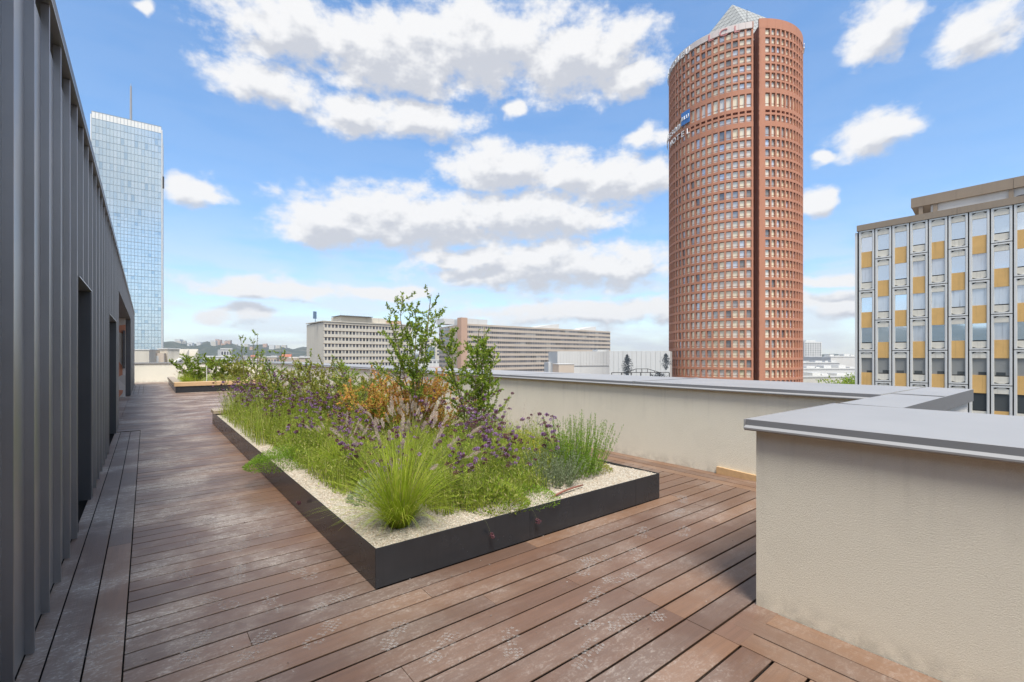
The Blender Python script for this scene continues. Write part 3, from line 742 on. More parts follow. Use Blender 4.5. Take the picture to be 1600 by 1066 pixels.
for i, (x, y, v_, s) in enumerate(mid):
    plant('verbena', (x, y, Z0), vb[v_], f'purple verbena in the middle of the planter, {ordn[i]} from its front edge', 'flower', 'purple verbenas in the long planter', random.uniform(0, 6), s)
back = [(3.05, 3.55, 4, 1.0), (2.95, 4.25, 1, .85), (3.25, 4.75, 0, .9), (3.0, 5.9, 3, .9), (3.3, 6.9, 1, 1.0), (3.1, 8.9, 0, 1.1)]
for i, (x, y, v_, s) in enumerate(back):
    plant('verbena', (x, y, Z0), vb[v_], f'purple verbena on the parapet side of the planter, {ordn[i]} from its front edge', 'flower', 'purple verbenas in the long planter', random.uniform(0, 6), s)

plant('shrub', (2.70, 5.55, Z0), shrub(2.36, .95, 6, 27, .036, 'g_dark', .75, clear=.42, wild=.6, splay=.38), 'tallest slender shrub with small dark green leaves in the long planter', 'shrub')
plant('shrub', (3.32, 5.0, Z0), shrub(1.75, .80, 6, 34, .034, 'g_dark', 1.0, clear=.26, wild=.5, splay=.42), 'bushy green shrub standing against the parapet right of the tallest one', 'shrub')
plant('shrub', (2.45, 7.45, Z0), shrub(1.42, 1.0, 8, 24, .032, 'g_olive', .85, clear=.18, wild=.3), 'broad yellow green shrub left of the tallest shrub', 'shrub')
plant('shrub', (2.25, 8.3, Z0), shrub(1.42, .55, 3, 10, .030, 'g_yellow', .6, clear=.3, wild=.5), 'sparse yellowish shrub in front of the cream office block', 'shrub')
plant('shrub', (2.1, 9.7, Z0), shrub(1.42, .8, 6, 22, .035, 'g_dark', .9, clear=.15, wild=.35), 'rounded green shrub towards the far end of the long planter', 'shrub')
plant('shrub', (1.75, 10.9, Z0), shrub(1.82, .6, 4, 13, .034, 'g_dark', .8, clear=.2, wild=.4), 'narrow tall shrub near the far end of the long planter', 'shrub')
plant('shrub', (1.62, 11.35, Z0), shrub(1.28, .75, 6, 16, .032, 'g_olive', .8, clear=.12, wild=.35), 'reddish olive shrub at the far walkway corner of the long planter', 'shrub')
plant('shrub', (2.86, 6.1, Z0), shrub(1.08, 1.15, 14, 20, .036, 'g_orange', .7, clear=.28, wild=.9), 'orange autumn coloured shrub behind the trunks of the tallest shrub', 'shrub')
plant('shrub', (3.25, 5.95, Z0), shrub(.9, .75, 9, 20, .032, 'g_orange', .8, clear=.1, wild=.3), 'yellow and orange leaved low shrub right of the orange one', 'shrub')
plant('shrub', (2.45, 6.05, Z0), shrub(.75, .5, 6, 12, .036, 'g_dark', .9, clear=.1, wild=.3), 'small dark leafy bush at the foot of the orange shrub', 'shrub')
plant('shrub', (1.95, 8.9, Z0), shrub(1.15, .9, 8, 22, .034, 'g_olive', .8, clear=.12, wild=.5), 'loose yellow green bush on the walkway side in front of the far shrubs', 'shrub')
plant('shrub', (2.9, 8.6, Z0), shrub(1.25, 1.0, 8, 24, .034, 'g_dark', .8, clear=.12, wild=.5), 'leafy green bush on the parapet side behind the orange shrub', 'shrub')
plant('tarragon', (3.56, 3.42, Z0), spiky(130, .62, .44, 'g_lime', .036, .0065, 80, .30), 'tall bright green tarragon near the right end of the planter', 'plant')
plant('lavender', (3.12, 3.30, Z0), spiky(150, .42, .36, 'g_grey', .028, .0055, 56, .42), 'grey green lavender mound left of the tarragon', 'plant')
plant('sedum', (3.88, 3.45, Z0), mound(1200, .20, .12, 'g_olive', .022, .008), 'low olive cushion plant on the gravel at the right end of the planter', 'plant')
plant('spurge', (3.35, 4.05, Z0), mound(2600, .34, .36, 'g_yellow', .035, .009, 'yellow_fl', 90), 'yellow flowering mound behind the lavender', 'plant')
plant('gaura', (3.62, 4.5, Z0), gaura(26, .72), 'airy gaura with tiny pale flowers against the parapet', 'plant')
plant('gaura', (3.75, 5.2, Z0), gaura(20, .7), 'straw coloured gaura stems behind the yellow flowering mound', 'plant')
plant('creeping_rosemary', (1.28, 5.9, Z0 - .01), mound(5200, .42, .22, 'g_lime', .034, .006), 'shaggy green creeping plant spilling over the walkway edge of the planter', 'plant')
plant('creeping_thyme', (2.62, 3.12, Z0), mound(1500, .30, .13, 'g_lime', .024, .006), 'low green thyme mat at the front edge of the planter', 'plant')
plant('sage', (2.32, 3.14, Z0), mound(1700, .26, .24, 'g_meadow', .050, .010), 'bushy low sage at the front edge beside the corner grass', 'plant')
plant('sage', (1.62, 3.95, Z0), mound(1300, .26, .22, 'g_grey', .045, .011), 'grey green sage behind the corner grass on the walkway side', 'plant')
# small planter plants
plant('shrub', (1.75, 25.0, Z0), shrub(1.35, 1.1, 7, 24, .06, 'g_dark', .8, clear=.1, wild=.4), 'dark shrub nearest the left end of the small far planter', 'shrub')
plant('shrub', (2.7, 25.5, Z0), shrub(1.55, 1.0, 6, 22, .06, 'g_dark', .8, clear=.1, wild=.4), 'tall dark shrub in the middle of the small far planter', 'shrub')
plant('shrub', (3.5, 25.2, Z0), shrub(1.25, 1.0, 7, 20, .06, 'g_olive', .7, clear=.1, wild=.4), 'airy olive shrub at the right of the small far planter', 'shrub')
plant('fountain_grass', (1.35, 24.0, Z0), fg[1], 'tuft of green grass at the left end of the small far planter', 'grass', None, 1., 1.0)
plant('spurge', (1.75, 23.9, Z0), mound(1200, .3, .25, 'g_yellow', .035, .012, 'yellow_fl', 30), 'yellow mound on the small far planter', 'plant')
mb = MB(); mb.tube([(2.05, 23.7, Z0 - .02), (2.05, 23.7, 1.05)], .014, .014, 8); mb.tube([(2.05, 23.7, 1.05), (2.05, 23.7, 1.07)], .018, .012, 8)
tag(mb.build('plant_stake', pmat('white_paint', (.75, .75, .73), .5)), 'thin white stake standing in the small far planter', 'stake')

# stems leaning out of the bed over the steel edge
def droop(x, y, z, dx, dy, lab, ln=.34):
    pts = np.array([(0, 0, 0), (dx*.35, dy*.35, .05), (dx*.75, dy*.75, -.02), (dx, dy, -.12)]); hd = []
    for c in range(4):
        D = unit(rng.normal(size=(40, 3))); hd.append(leaf_quads(pts[-1] + rng.normal(size=3)*.008 + D*.006, D, .010, .007))
    plant('trailing_verbena', (x, y, z), [('stem', quadmesh('stem', wire_quads([pts], .0015), 0, M['stem_green'])), ('flower_head', quadmesh('flower_head', np.concatenate(hd), 0, M['maroon']))], lab, 'flower', 'verbena stems fallen over the planter edge')
droop(1.92, 2.93, Z0 + .03, .12, -.10, 'drooping flower stem over the front panel nearest the corner')
droop(2.35, 2.93, Z0 + .03, .16, -.10, 'drooping flower stem over the middle of the front panel')
droop(1.20, 4.55, Z0 + .03, -.10, .02, 'drooping flower stem over the walkway side of the planter')
mb = MB(); mb.tube([(2.86, 3.0, Z0 + .02), (3.0, 3.02, Z0 + .032), (3.14, 3.035, Z0 + .035), (3.27, 3.05, Z0 + .03)], .010, .007, 7)
mb.tube([(2.88, 3.0, Z0 + .02), (2.78, 2.98, Z0 + .014)], .006, .003, 6)
tag(mb.build('fallen_stick', pmat('red_bark', (.24, .09, .06), .6, var=.2, scale=40), None, True), 'reddish brown stick lying on the gravel at the planter front', 'stick')

# ------------------------------------------------------------------ dusty boot prints and litter on the deck
m, k, b_ = new_mat('boot_dust')
geo = k.n('ShaderNodeNewGeometry'); nz = k.ss(k.noise(geo.outputs['Position'], 150, 3, .7), .36, .62); nb_ = k.ss(k.noise(geo.outputs['Position'], 14, 2, .6), .25, .6)
b_.inputs['Base Color'].default_value = (.50, .47, .44, 1); b_.inputs['Roughness'].default_value = .95
k.put(b_.inputs['Alpha'], k.m('MULTIPLY', k.m('MULTIPLY', nz, nb_), .50))
M['dust'] = m
def boot(seed):
    r = random.Random(seed); mb = MB()
    def inside(u, v):       # u along (0..1), v across (-1..1)
        w = .9 if u > .55 else (.62 if u > .3 else .78)
        if u > .85: w *= math.sqrt(max(0, 1 - ((u - .85) / .17) ** 2))
        if u < .12: w *= math.sqrt(max(0, 1 - ((.12 - u) / .13) ** 2))
        return abs(v) < w and not (.30 < u < .40)
    nu, nv = 12, 4
    for i in range(nu):
        for j in range(nv):
            u = (i + .5) / nu; v = (j + .5) / nv * 2 - 1
            if not inside(u, v) or r.random() < .12: continue
            L, W_ = .145 / nu * .74, .052 / nv * .86; sk = .010 * abs(v) * (1 if u > .4 else -1)
            cx, cy = (u - .5) * .29 - sk, v * .052; a = .5 * (1 if v > 0 else -1)
            pts = [(-L, -W_), (L*r.uniform(.6, 1), -W_), (L, W_*r.uniform(.5, 1)), (-L*r.uniform(.6, 1), W_)]
            mb.add([(cx + p*math.cos(a) - q_*math.sin(a), cy + p*math.sin(a) + q_*math.cos(a), 0) for p, q_ in pts], [(0, 1, 2, 3)])
    return mb.mesh('boot_print', M['dust'])
bm_ = [boot(i) for i in range(5)]
spots = [(2.23,1.62,2.6),(1.98,1.72,2.3),(2.2,1.95,.4),(2.45,2.25,.5),(2.6,2.3,2.7),(2.5,2.0,2.9),(1.75,1.6,.3),(2.9,2.15,.9),(3.3,2.4,.5),(3.6,2.2,.4),(4.0,2.5,.3),(4.4,2.7,.6),(1.5,1.9,1.),(1.2,2.1,.5),
         (-.16,2.62,.1),(-.3,2.5,.2),(-.18,3.2,.5),(.2,2.9,1.2),(.45,2.7,.9),(.6,3.1,1.5),(.35,3.3,2.2),(.75,2.6,.7),(.5,3.7,1.4),(.2,3.9,1.7),(.85,3.4,1.9),(.6,4.2,1.2),(.3,4.6,1.6),(.8,4.4,1.4),(.45,5.0,1.8),(.15,5.3,1.2),(.7,5.5,1.5),(.9,2.9,.3),(1.05,2.35,.8),(.3,2.3,1.6),(.9,5.0,1.1)]
for x, y, a in spots:
    o = link('boot_print', bm_[random.randrange(5)], deck, (x, y, .0032), a)
mb = MB()
for _ in range(300):
    x, y = random.choice([(random.uniform(-.05, 1.1), random.uniform(1.8, 8)), (random.uniform(.4, 5), random.uniform(1.3, 2.85)), (random.uniform(.9, 1.15), random.uniform(2.9, 7)), (random.uniform(1.2, 4.2), random.uniform(2.6, 2.87))]); s = random.choice([random.uniform(.003, .007), random.uniform(.004, .012)]); a = random.uniform(0, 6)
    mb.add([(x, y, .003), (x + s*math.cos(a), y + s*math.sin(a), .004), (x + s*1.2*math.cos(a+.8), y + s*1.2*math.sin(a+.8), .007)], [(0, 1, 2)])
tag(mb.build('deck_litter', leaf_mat('litter', [(.03, .02, .015), (.55, .52, .48), (.05, .03, .02), (.6, .58, .55)], 0., .9)), 'tiny scattered chips and petals on the deck boards', 'litter', kind='stuff')

# ------------------------------------------------------------------ the city beyond the parapet
GZ = -25.
def bldg(name, A, B, label, cat='building', group=None):
    """root empty at A; local x runs to B, local y away from the terrace, z up from the street"""
    L = math.hypot(B[0] - A[0], B[1] - A[1])
    return thing(name, (A[0], A[1], GZ), label, cat, group, math.atan2(B[1] - A[1], B[0] - A[0])), L
def lpart(name, mb, mats, root, smooth=False):
    o = mb.build(name, mats, None, smooth) if isinstance(mb, MB) else link(name, mb)
    o.parent = root; return o
def lp(name, me, root, loc, rz=0.):
    return link(name, me, root, loc, rz, local=True)
M['cream_c'] = pmat('cream_concrete', (.56, .52, .44), .85, var=.10, scale=.15, streak=.15)
M['beige_c'] = pmat('beige_concrete', (.52, .44, .36), .85, var=.08, scale=.12, streak=.12)
M['pink_c'] = pmat('pinkish_concrete', (.50, .33, .24), .85, var=.08, scale=.2)
M['white_c'] = pmat('white_cladding', (.62, .62, .60), .7, var=.07, scale=.1, streak=.12)
M['brown_c'] = pmat('brown_concrete', (.30, .24, .18), .8, var=.12, scale=.6, streak=.12)
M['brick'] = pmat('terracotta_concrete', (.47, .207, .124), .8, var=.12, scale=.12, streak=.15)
M['white_pk'] = pmat('pale_parapet', (.62, .55, .52), .7, var=.06, scale=.3)
M['glass_frame'] = pmat('pale_frame', (.27, .33, .37), .5, .3, .05)
M['dkblue'] = pmat('blue_grey_core', (.16, .20, .25), .6)
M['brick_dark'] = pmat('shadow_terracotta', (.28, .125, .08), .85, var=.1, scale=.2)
M['alu'] = pmat('pale_aluminium', (.74, .73, .69), .45, .25, .08, .8, streak=.12)
M['ivory'] = pmat('ivory_panel', (.72, .68, .58), .6, 0, .12, .8, streak=.22)
M['ochre'] = pmat('ochre_panel', (.70, .43, .15), .5, 0, .16, .9, streak=.18)
M['dkmetal'] = pmat('dark_joint', (.035, .033, .032), .7)
M['w_far'] = glass_mat('far_window', [(0, (.09, .10, .12)), (.35, (.16, .17, .19)), (.6, (.06, .07, .08)), (.8, (.30, .30, .29)), (.92, (.12, .13, .15))], .15, .2)
M['w_mirror'] = glass_mat('mirror_window', [(0, (.70, .82, .93)), (1, (.86, .92, .98))], .035, .92)
M['w_dark'] = glass_mat('dim_window', [(0, (.13, .15, .16)), (1, (.22, .24, .24))], .05, .55)
M['w_curtain'] = pmat('curtained_glass', (.66, .70, .74), .12, .35, .10, 1.2, streak=.35)
M['blind'] = pmat('grey_blind', (.27, .275, .26), .8, var=.08, scale=2.)
M['w_blue'] = glass_mat('sky_glass', [(0, (.62, .72, .76)), (.25, (.64, .74, .78)), (.5, (.60, .71, .76)), (.72, (.67, .76, .80)), (.90, (.55, .67, .74)), (.965, (.46, .59, .68))], .14, .8)
M['w_tower'] = glass_mat('tower_window', [(0, (.86, .77, .58)), (.22, (.74, .70, .62)), (.40, (.90, .80, .58)), (.62, (.46, .46, .44)), (.70, (.82, .76, .64)), (.88, (.26, .27, .27)), (.93, (.66, .74, .82))], .10, .25)

# --- terracotta cylinder tower
TD, TR = 171., 20.
TAZ = YAW + R(25.4); cx_, cy_ = TD * math.sin(TAZ), TD * math.cos(TAZ)
cvec = Vector((math.sin(TAZ), math.cos(TAZ))); rvec = Vector((math.cos(TAZ), -math.sin(TAZ)))
tower = thing('round_tower', (cx_, cy_, GZ), 'tall round terracotta tower with window grid, dark vertical slot and pyramid top', 'tower')
def tn(t): return -cvec * math.cos(t) + rvec * math.sin(t)
def tp(t, r): n_ = tn(t); return (n_.x * r, n_.y * r)
def trot(t): n_ = tn(t); return math.atan2(n_.x, -n_.y)
def arc(t0, t1, r0, r1, z0, z1, step=R(2.6)):
    mb = MB(); n = max(1, int(math.ceil(abs(t1 - t0) / step))); vs = []
    for i in range(n + 1):
        t = t0 + (t1 - t0) * i / n
        vs += [(*tp(t, r0), z0), (*tp(t, r1), z0), (*tp(t, r1), z1), (*tp(t, r0), z1)]
    fs = [(0, 1, 2, 3), (4*n+3, 4*n+2, 4*n+1, 4*n)]
    for i in range(n):
        for j in range(4): fs.append((4*i + j, 4*(i+1) + j, 4*(i+1) + (j+1) % 4, 4*i + (j+1) % 4))
    return mb.add(vs, fs)
SL0, SL1 = R(16.2), R(20.6)
TT = 99.0 - GZ                        # height of the drum
core = MB(); poly = []
for i in range(121):
    t = SL1 + (2 * math.pi - (SL1 - SL0)) * i / 120
    poly.append(tp(t, TR - .85))
poly += [tp(SL0 + .001, TR - 7.), tp(SL1 - .001, TR - 7.)]
core.prism(poly, 0, TT - 1.5)
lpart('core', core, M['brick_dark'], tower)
rows = []                             # (z bottom, z top) of window rows, from the top down
def zrow(cy): return 1.5 + (556 - cy / 3.553) * .18576 - GZ
for a, b in [(158,197),(207,246),(255,294),(305,343),(353,392),(403,441),(450,488),(515,590),(610,624),(636,672),(700,758)]: rows.append((zrow(b), zrow(a)))
cyr = 772.
while zrow(cyr) > 3:
    rows.append((zrow(cyr + 42), zrow(cyr))); cyr += 55.8
TCOL = R(5.2)
lefts = [SL0 - R(3.4) - TCOL * i for i in range(25)]
rights = [SL1 + R(7.4) + R(4.75) * i for i in range(19)]
halves = [(SL0 - 2 * math.pi + (SL1 - SL0) + R(180), SL0), (SL1, SL1 + R(176))]
zs = [TT] + [z for r in rows for z in (r[1], r[0])] + [0.]
for h_, (a, b) in enumerate(halves):
    for i in range(1, len(zs) - 1, 2):
        lo, hi = zs[i + 1 + (0)], zs[i]
    # bands between the rows
    bands = [(rows[0][1], TT - (3.0 if h_ == 0 else 3.4))] if rows[0][1] < TT - 3.0 else []
    for r0, r1 in zip(rows[:-1], rows[1:]): bands.append((r1[1], r0[0]))
    bands.append((0, rows[-1][0]))
    for lo, hi in bands:
        if hi - lo < .05: continue
        lpart('floor_band', arc(a, b, TR - .9, TR, lo, hi), M['brick'], tower)
fin_z1 = rows[0][1] + .02
def fin(t, w, d=.88, z1=fin_z1, name='mullion', mat='brick'):
    mb = MB(); mb.box(-w/2, w/2, -.012, d, 0.02, z1)
    o = lpart(name, mb, M[mat], tower); o.location = (*tp(t, TR), 0); o.rotation_euler = (0, 0, trot(t))
for t in lefts: fin(t + TCOL / 2, .48)
fin(SL0 - R(.7), .35, 3.1)
for t in rights: fin(t + R(4.75) / 2, .50)
fin(SL1 + R(2.55), 1.62, 3.0)
fin(SL1 + R(4.75) * .9, .6)
# parapets
for i, t in enumerate(lefts): lpart('parapet_panel', arc(t - TCOL/2 + .0012, t + TCOL/2 - .0012, TR - .6, TR + .05, rows[0][1] + .32, TT - .3, R(1.8)), M['white_pk'] if 'white_pk' in M else M['ivory'], tower)
lpart('parapet', arc(halves[0][0], lefts[-1] - TCOL/2 - .002, TR - .6, TR + .05, rows[0][1] + .3, TT - .3), M['brick'], tower)
lpart('parapet', arc(lefts[0] + TCOL/2 + .002, SL0, TR - .6, TR + .05, rows[0][1] + .3, TT - .3), M['brick'], tower)
for i in range(20): lpart('parapet_panel', arc(SL1 + R(7.) * i + .0006, SL1 + R(7.) * (i + 1) - .0006, TR - .6, TR + .05, rows[0][1] + .02, TT + .35, R(1.8)), M['brick'], tower)
# windows: pane with a lower transom
def pane_mesh(w, h):
    mb = MB(); mb.box(-w/2, w/2, 0, .05, 0, h); tz = h * .24
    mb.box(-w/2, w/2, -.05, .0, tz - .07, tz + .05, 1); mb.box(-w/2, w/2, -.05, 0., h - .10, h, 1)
    return mb
pm = {}
rest = MB(); nwin = 0
for ri, (z0, z1) in enumerate(rows):
    h = z1 - z0
    for side, cols_ in ((0, lefts), (1, rights)):
        for ci, t in enumerate(cols_):
            w = 1.40 if side == 0 else 1.20
            if h < 1.: 
                continue                              # the thin slot row stays open and dark
            key = (side, round(h, 1))
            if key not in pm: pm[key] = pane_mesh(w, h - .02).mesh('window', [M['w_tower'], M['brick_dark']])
            x, y = tp(t, TR - .48)
            if ((side == 0 and ci < 12) or (side == 1 and ci < 6)) and 4 <= ri < 21 and nwin < 300:
                o = lp('window', pm[key], tower, (x, y, z0 + .01), trot(t)); nwin += 1
            else:
                mb = pane_mesh(w, h - .02); a = trot(t); ca, sa = math.cos(a), math.sin(a)
                rest.add([(x + p[0]*ca - p[1]*sa, y + p[0]*sa + p[1]*ca, z0 + .01 + p[2]) for p in mb.v], mb.f)
                rest.mi[-len(mb.f):] = mb.mi
tag(lpart('window', rest, [M['w_tower'], M['brick_dark']], tower), kind='stuff')
# pyramid of pale tiles
AP = Vector((0, 0, 118.4 - GZ)); PB = TT - 4
pyr = MB(); base = [Vector((*tp(R(a_), r_), z_)) for a_, r_, z_ in ((-64, 18.5, PB), (22, 17.5, PB), (92, 18.5, 104.8 - GZ), (200, 17.5, PB))]
pyr.add([AP] + base, [(0, 1, 2), (0, 2, 3), (0, 3, 4), (0, 4, 1), (4, 3, 2, 1)])
pyo = lpart('pyramid_roof', pyr, M['dkmetal'], tower)
tl = MB(); NR = 13
for f in range(4):
    p, q_ = base[f], base[(f + 1) % 4]; nrm = (p - AP).cross(q_ - AP).normalized()
    if nrm.z < 0: nrm = -nrm
    for i in range(NR):
        for j in range(i + 1):
            def pt(u, v): return AP + (p - AP) * (u / NR) + (q_ - p) * (v / NR) + nrm * .06
            e = .045
            if f in (0, 1, 3):
                tl.add([pt(i + e, j + e*.5), pt(i + 1 - e, j + e), pt(i + 1 - e, j + 1 - e), pt(i + e, j + (.5 if False else 0) + max(e, 0) + (.0 if j == i else 1 - 2*e) * (1 if j < i else 0))], [(0, 1, 2, 3)])
tag(sub('roof_tile', tl, pmat('grey_roof_tile', (.36, .37, .355), .5, .2, .15, .3), pyo), kind='stuff')
mb = MB(); mb.tube([(*tp(R(20), 12), TT - 3), (*tp(R(20), 12), TT + 9)], .12, .05, 6); lpart('mast', mb, M['dkmetal'], tower)
# lettering
def glyph(ch, size, thick=.12, shear=0.):
    cu = bpy.data.curves.new('letter', 'FONT'); cu.body = ch; cu.size = size; cu.extrude = thick / 2; cu.align_x = 'CENTER'; cu.shear = shear; cu.resolution_u = 3
    ob = bpy.data.objects.new('letter', cu); me = bpy.data.meshes.new_from_object(ob)
    for v in me.vertices: x, y, z = v.co; v.co = (x, -z, y)
    bpy.data.objects.remove(ob); bpy.data.curves.remove(cu); return me
def letters(text, t0, dt, z, size, mat, rad=.25, shear=0., bold=1., name='letter'):
    for i, ch in enumerate(text):
        if ch == ' ': continue
        me = glyph(ch, size, .2, shear); me.materials.append(M[mat]); t = t0 + dt * i
        o = lp(name, me, tower, (*tp(t, TR + rad), z), trot(t)); o.scale = (bold, 1, 1)
M['sign_white'] = pmat('white_sign', (.82, .82, .80), .5, var=.03)
M['sign_pink'] = pmat('faded_red_sign', (.50, .20, .19), .5, var=.05)
M['sign_blue'] = pmat('blue_sign', (.045, .19, .50), .4, var=.04)
letters('PART-DIEU', R(-88), R(6.2), TT - 2.65, 2.6, 'sign_white', .3, bold=1.05)
letters('LCL', R(-17), R(10.2), TT - 2.75, 2.9, 'sign_pink', .12, bold=1.25)
letters('SO', R(84), R(6), TT - 2.4, 2.6, 'sign_white', .3)
letters('Radisson', R(-88), R(5.4), 74.1 - GZ, 3.6, 'sign_white', .55, .35)
letters('HOTEL', R(-63), R(6.4), 71.0 - GZ, 2.5, 'sign_white', .55, bold=1.1)
bl = lpart('sign_panel', arc(R(-46.0), R(-36.0), TR + .30, TR + .5, 74.6 - GZ, 78.6 - GZ), M['sign_blue'], tower)
letters('BLU', R(-44.0), R(3.0), 76.0 - GZ, 1.7, 'sign_white', .62)

# --- slab of alternating panels on the right
SX, SY = 59., 15.75
sb, _ = bldg('panel_office_block', (SX, SY), (SX, SY - 20), 'office block with ochre panels and pale staggered window frames on the right', 'building')
CP, ST, ZT = 1.39, 3.15, 14.6 - GZ
NC = 13
lpart('wall', MB().box(-.1, NC * CP + 6, .30, 14, 0, ZT), M['dkmetal'], sb)
lpart('end_pier', MB().box(-.30, -.105, .02, 14.1, 0, ZT - .1), M['alu'], sb)
lpart('cornice', MB().box(-.12, NC * CP * .42, -.10, 14, ZT + .01, ZT + .62), M['brown_c'], sb)
lpart('cornice', MB().box(NC * CP * .42 + .02, NC * CP + 6, -.10, 14, ZT + .01, ZT + .62), M['brown_c'], sb)
PW_, FW = CP - .10, .135
def frame_mesh(h):
    mb = MB()
    def bar(x0, x1, z0, z1): mb.box(x0, x1, 0, .29, z0, z1)
    bar(0, FW, 0, h); bar(PW_ - FW, PW_, 0, h); bar(FW, PW_ - FW, 0, FW); bar(FW, PW_ - FW, h - FW, h)
    # outer rounded-looking lip
    mb.box(FW, FW + .05, .05, .29, FW, h - FW); mb.box(PW_ - FW - .05, PW_ - FW, .05, .29, FW, h - FW)
    return mb.mesh('facade_panel', M['alu'])
x0_, x1_ = FW + .05, PW_ - FW - .05
def plate(z0, z1, peak, up, mat, name, y=.06):
    mb = MB(); xm = (x0_ + x1_) / 2
    if up: pts = [(x0_, z0), (x1_, z0), (x1_, z1 - peak), (xm + .16, z1), (xm - .16, z1), (x0_, z1 - peak)]
    else: pts = [(x0_, z0 + peak), (xm - .16, z0), (xm + .16, z0), (x1_, z0 + peak), (x1_, z1), (x0_, z1)]
    n = len(pts); mb.add([(x, y, z) for x, z in pts] + [(x, .28, z) for x, z in pts], [tuple(range(n))] + [(i, n + i, n + (i+1) % n, (i+1) % n) for i in range(n)])
    return mb.mesh(name, M[mat])
fr2, fr1 = frame_mesh(2*ST - .07), frame_mesh(ST - .07)
lin = plate(0, .55, .16, True, 'ivory', 'lintel'); sil = plate(0, .60, .10, False, 'ivory', 'sill_panel', .10)
pn_h = 1.53
def simple(mat, name, h, y): mb = MB(); mb.box(x0_, x1_, y, .29, 0, h); return mb.mesh(name, M[mat])
w_c = simple('w_curtain', 'pane', pn_h, .16)
w_m, w_d, w_b = simple('w_mirror', 'pane', pn_h, .16), simple('w_dark', 'pane', pn_h, .16), simple('blind', 'blind', pn_h, .18)
och = simple('ochre', 'spandrel', 1.62, .09)
def blind_gap(sd): 
    mb = MB(); r = random.Random(sd); a = x0_ + (x1_ - x0_) * r.uniform(0, .5); mb.box(a, min(x1_, a + (x1_ - x0_) * r.uniform(.3, .9)), .165, .179, .02, r.uniform(.2, .42)); return mb.mesh('pane', M['w_dark'])
gaps = [blind_gap(i) for i in range(4)]
def window(fr, z, k_):
    if k_ in (1, 2) and random.random() < .6 or k_ == 3 and random.random() < .15: lp('pane', w_c, fr, (0, 0, z))
    elif k_ <= 3: lp('pane', w_m, fr, (0, 0, z))
    elif k_ == 4: lp('blind', w_b, fr, (0, 0, z)); lp('pane', random.choice(gaps), fr, (0, 0, z))
    else: lp('pane', w_d, fr, (0, 0, z))
for c in range(NC):
    x = c * CP + .06; z = ZT - .02; k_ = 0
    while k_ < 8:
        single = (c % 2 == 1 and k_ == 0)
        h = ST if single else 2 * ST
        fr = lp('facade_panel', fr1 if single else fr2, sb, (x, 0, z - h + .07)); H_ = h - .07
        lp('lintel', lin, fr, (0, 0, H_ - .70)); window(fr, H_ - .70 - pn_h, k_); lp('sill_panel', sil, fr, (0, 0, FW + .02))
        if not single:
            lp('spandrel', och, fr, (0, 0, H_ - .70 - pn_h - 1.62)); window(fr, H_ - .70 - pn_h - 1.62 - pn_h, k_ + 1)
        k_ += 1 if single else 2; z -= h
# roof storey
lpart('penthouse_beam', MB().box(3.7, 10.9, 3, 9, 16.75 - GZ, 17.72 - GZ), M['brown_c'], sb)
lpart('penthouse_beam', MB().box(10.92, NC*CP + 6, 3, 9, 16.75 - GZ, 17.72 - GZ), M['brown_c'], sb)
lpart('penthouse_wall', MB().box(5.2, NC*CP + 6, 3.25, 8.9, ZT + .5, 16.76 - GZ), M['white_c'], sb)
for x in (4.3, 5.4, 10.6, 12.7, 15.5): lpart('penthouse_post', MB().box(x, x + .32, 3.08, 3.24, ZT + .5, 16.76 - GZ), M['brown_c'], sb)
mb = MB(); mb.add([(3.75, 3.05, 16.74-GZ), (5.2, 3.05, 16.74-GZ), (5.2, 4.3, 15.4-GZ), (4.1, 4.3, 15.4-GZ)], [(0, 1, 2, 3)]); lpart('soffit', mb, M['brown_c'], sb)
mb = MB(); n = 14
def ringz(r, z): return [(11.6 + r*math.cos(6.283*i/n), 2.4 + r*.8*math.sin(6.283*i/n), z) for i in range(n)]
prof = [(.22, 15.25), (.22, 15.5), (.55, 15.55), (.62, 15.68), (.50, 15.80), (.18, 15.86)]
vs = [p for r, z in prof for p in ringz(r, z - GZ)]
mb.add(vs, [(i*n + j, i*n + (j+1) % n, (i+1)*n + (j+1) % n, (i+1)*n + j) for i in range(len(prof)-1) for j in range(n)] + [tuple(range((len(prof)-1)*n, len(prof)*n))])
lpart('roof_vent', mb, pmat('black_vent', (.02, .02, .022), .3), sb, True)

# --- glass tower on the left
gt, L = bldg('glass_tower', at(143, 300), at(252, 321), 'pale blue glass skyscraper with a thin mast behind the grey pavilion', 'tower')
HT = 160 - GZ
lpart('core', MB().box(.2, L - .2, .4, 34, 0, HT - 6), M['dkblue'] if 'dkblue' in M else M['dkmetal'], gt)
NCOL, RH = 20, 4.55; cw = L / NCOL
nrow = int(HT / RH)
for i in range(NCOL + 1): lpart('mullion', MB().box(i*cw - .085, i*cw + .085, -.12, .1, 0, HT), M['glass_frame'] if 'glass_frame' in M else M['zinc_dark'], gt)
for j in range(nrow + 1): lpart('transom', MB().box(0, L, -.10, .1, HT - j*RH - .13, HT - j*RH + .13), M['glass_frame'], gt)
pme = MB().box(.10, cw - .10, .02, .35, .16, RH - .16).mesh('pane', M['w_blue']); ptop = MB().box(.10, cw - .10, .02, .35, .16, RH - .16).mesh('crown_pane', M['white_glass'] if 'white_glass' in M else M['alu'])
rest = MB(); npn = 0
for j in range(nrow):
    for i in range(NCOL):
        z = HT - (j + 1) * RH
        if j == 0: lp('crown_pane', ptop, gt, (i*cw, 0, z)); continue
        if j < 14 and npn < 280: lp('pane', pme, gt, (i*cw, 0, z)); npn += 1
        else:   # lower storeys: split into a clear and a darker strip
            rest.box(i*cw + .10, (i+1)*cw - .10, .02, .35, z + .16, z + RH*.48); rest.box(i*cw + .10, (i+1)*cw - .10, .02, .35, z + RH*.5, z + RH - .16)
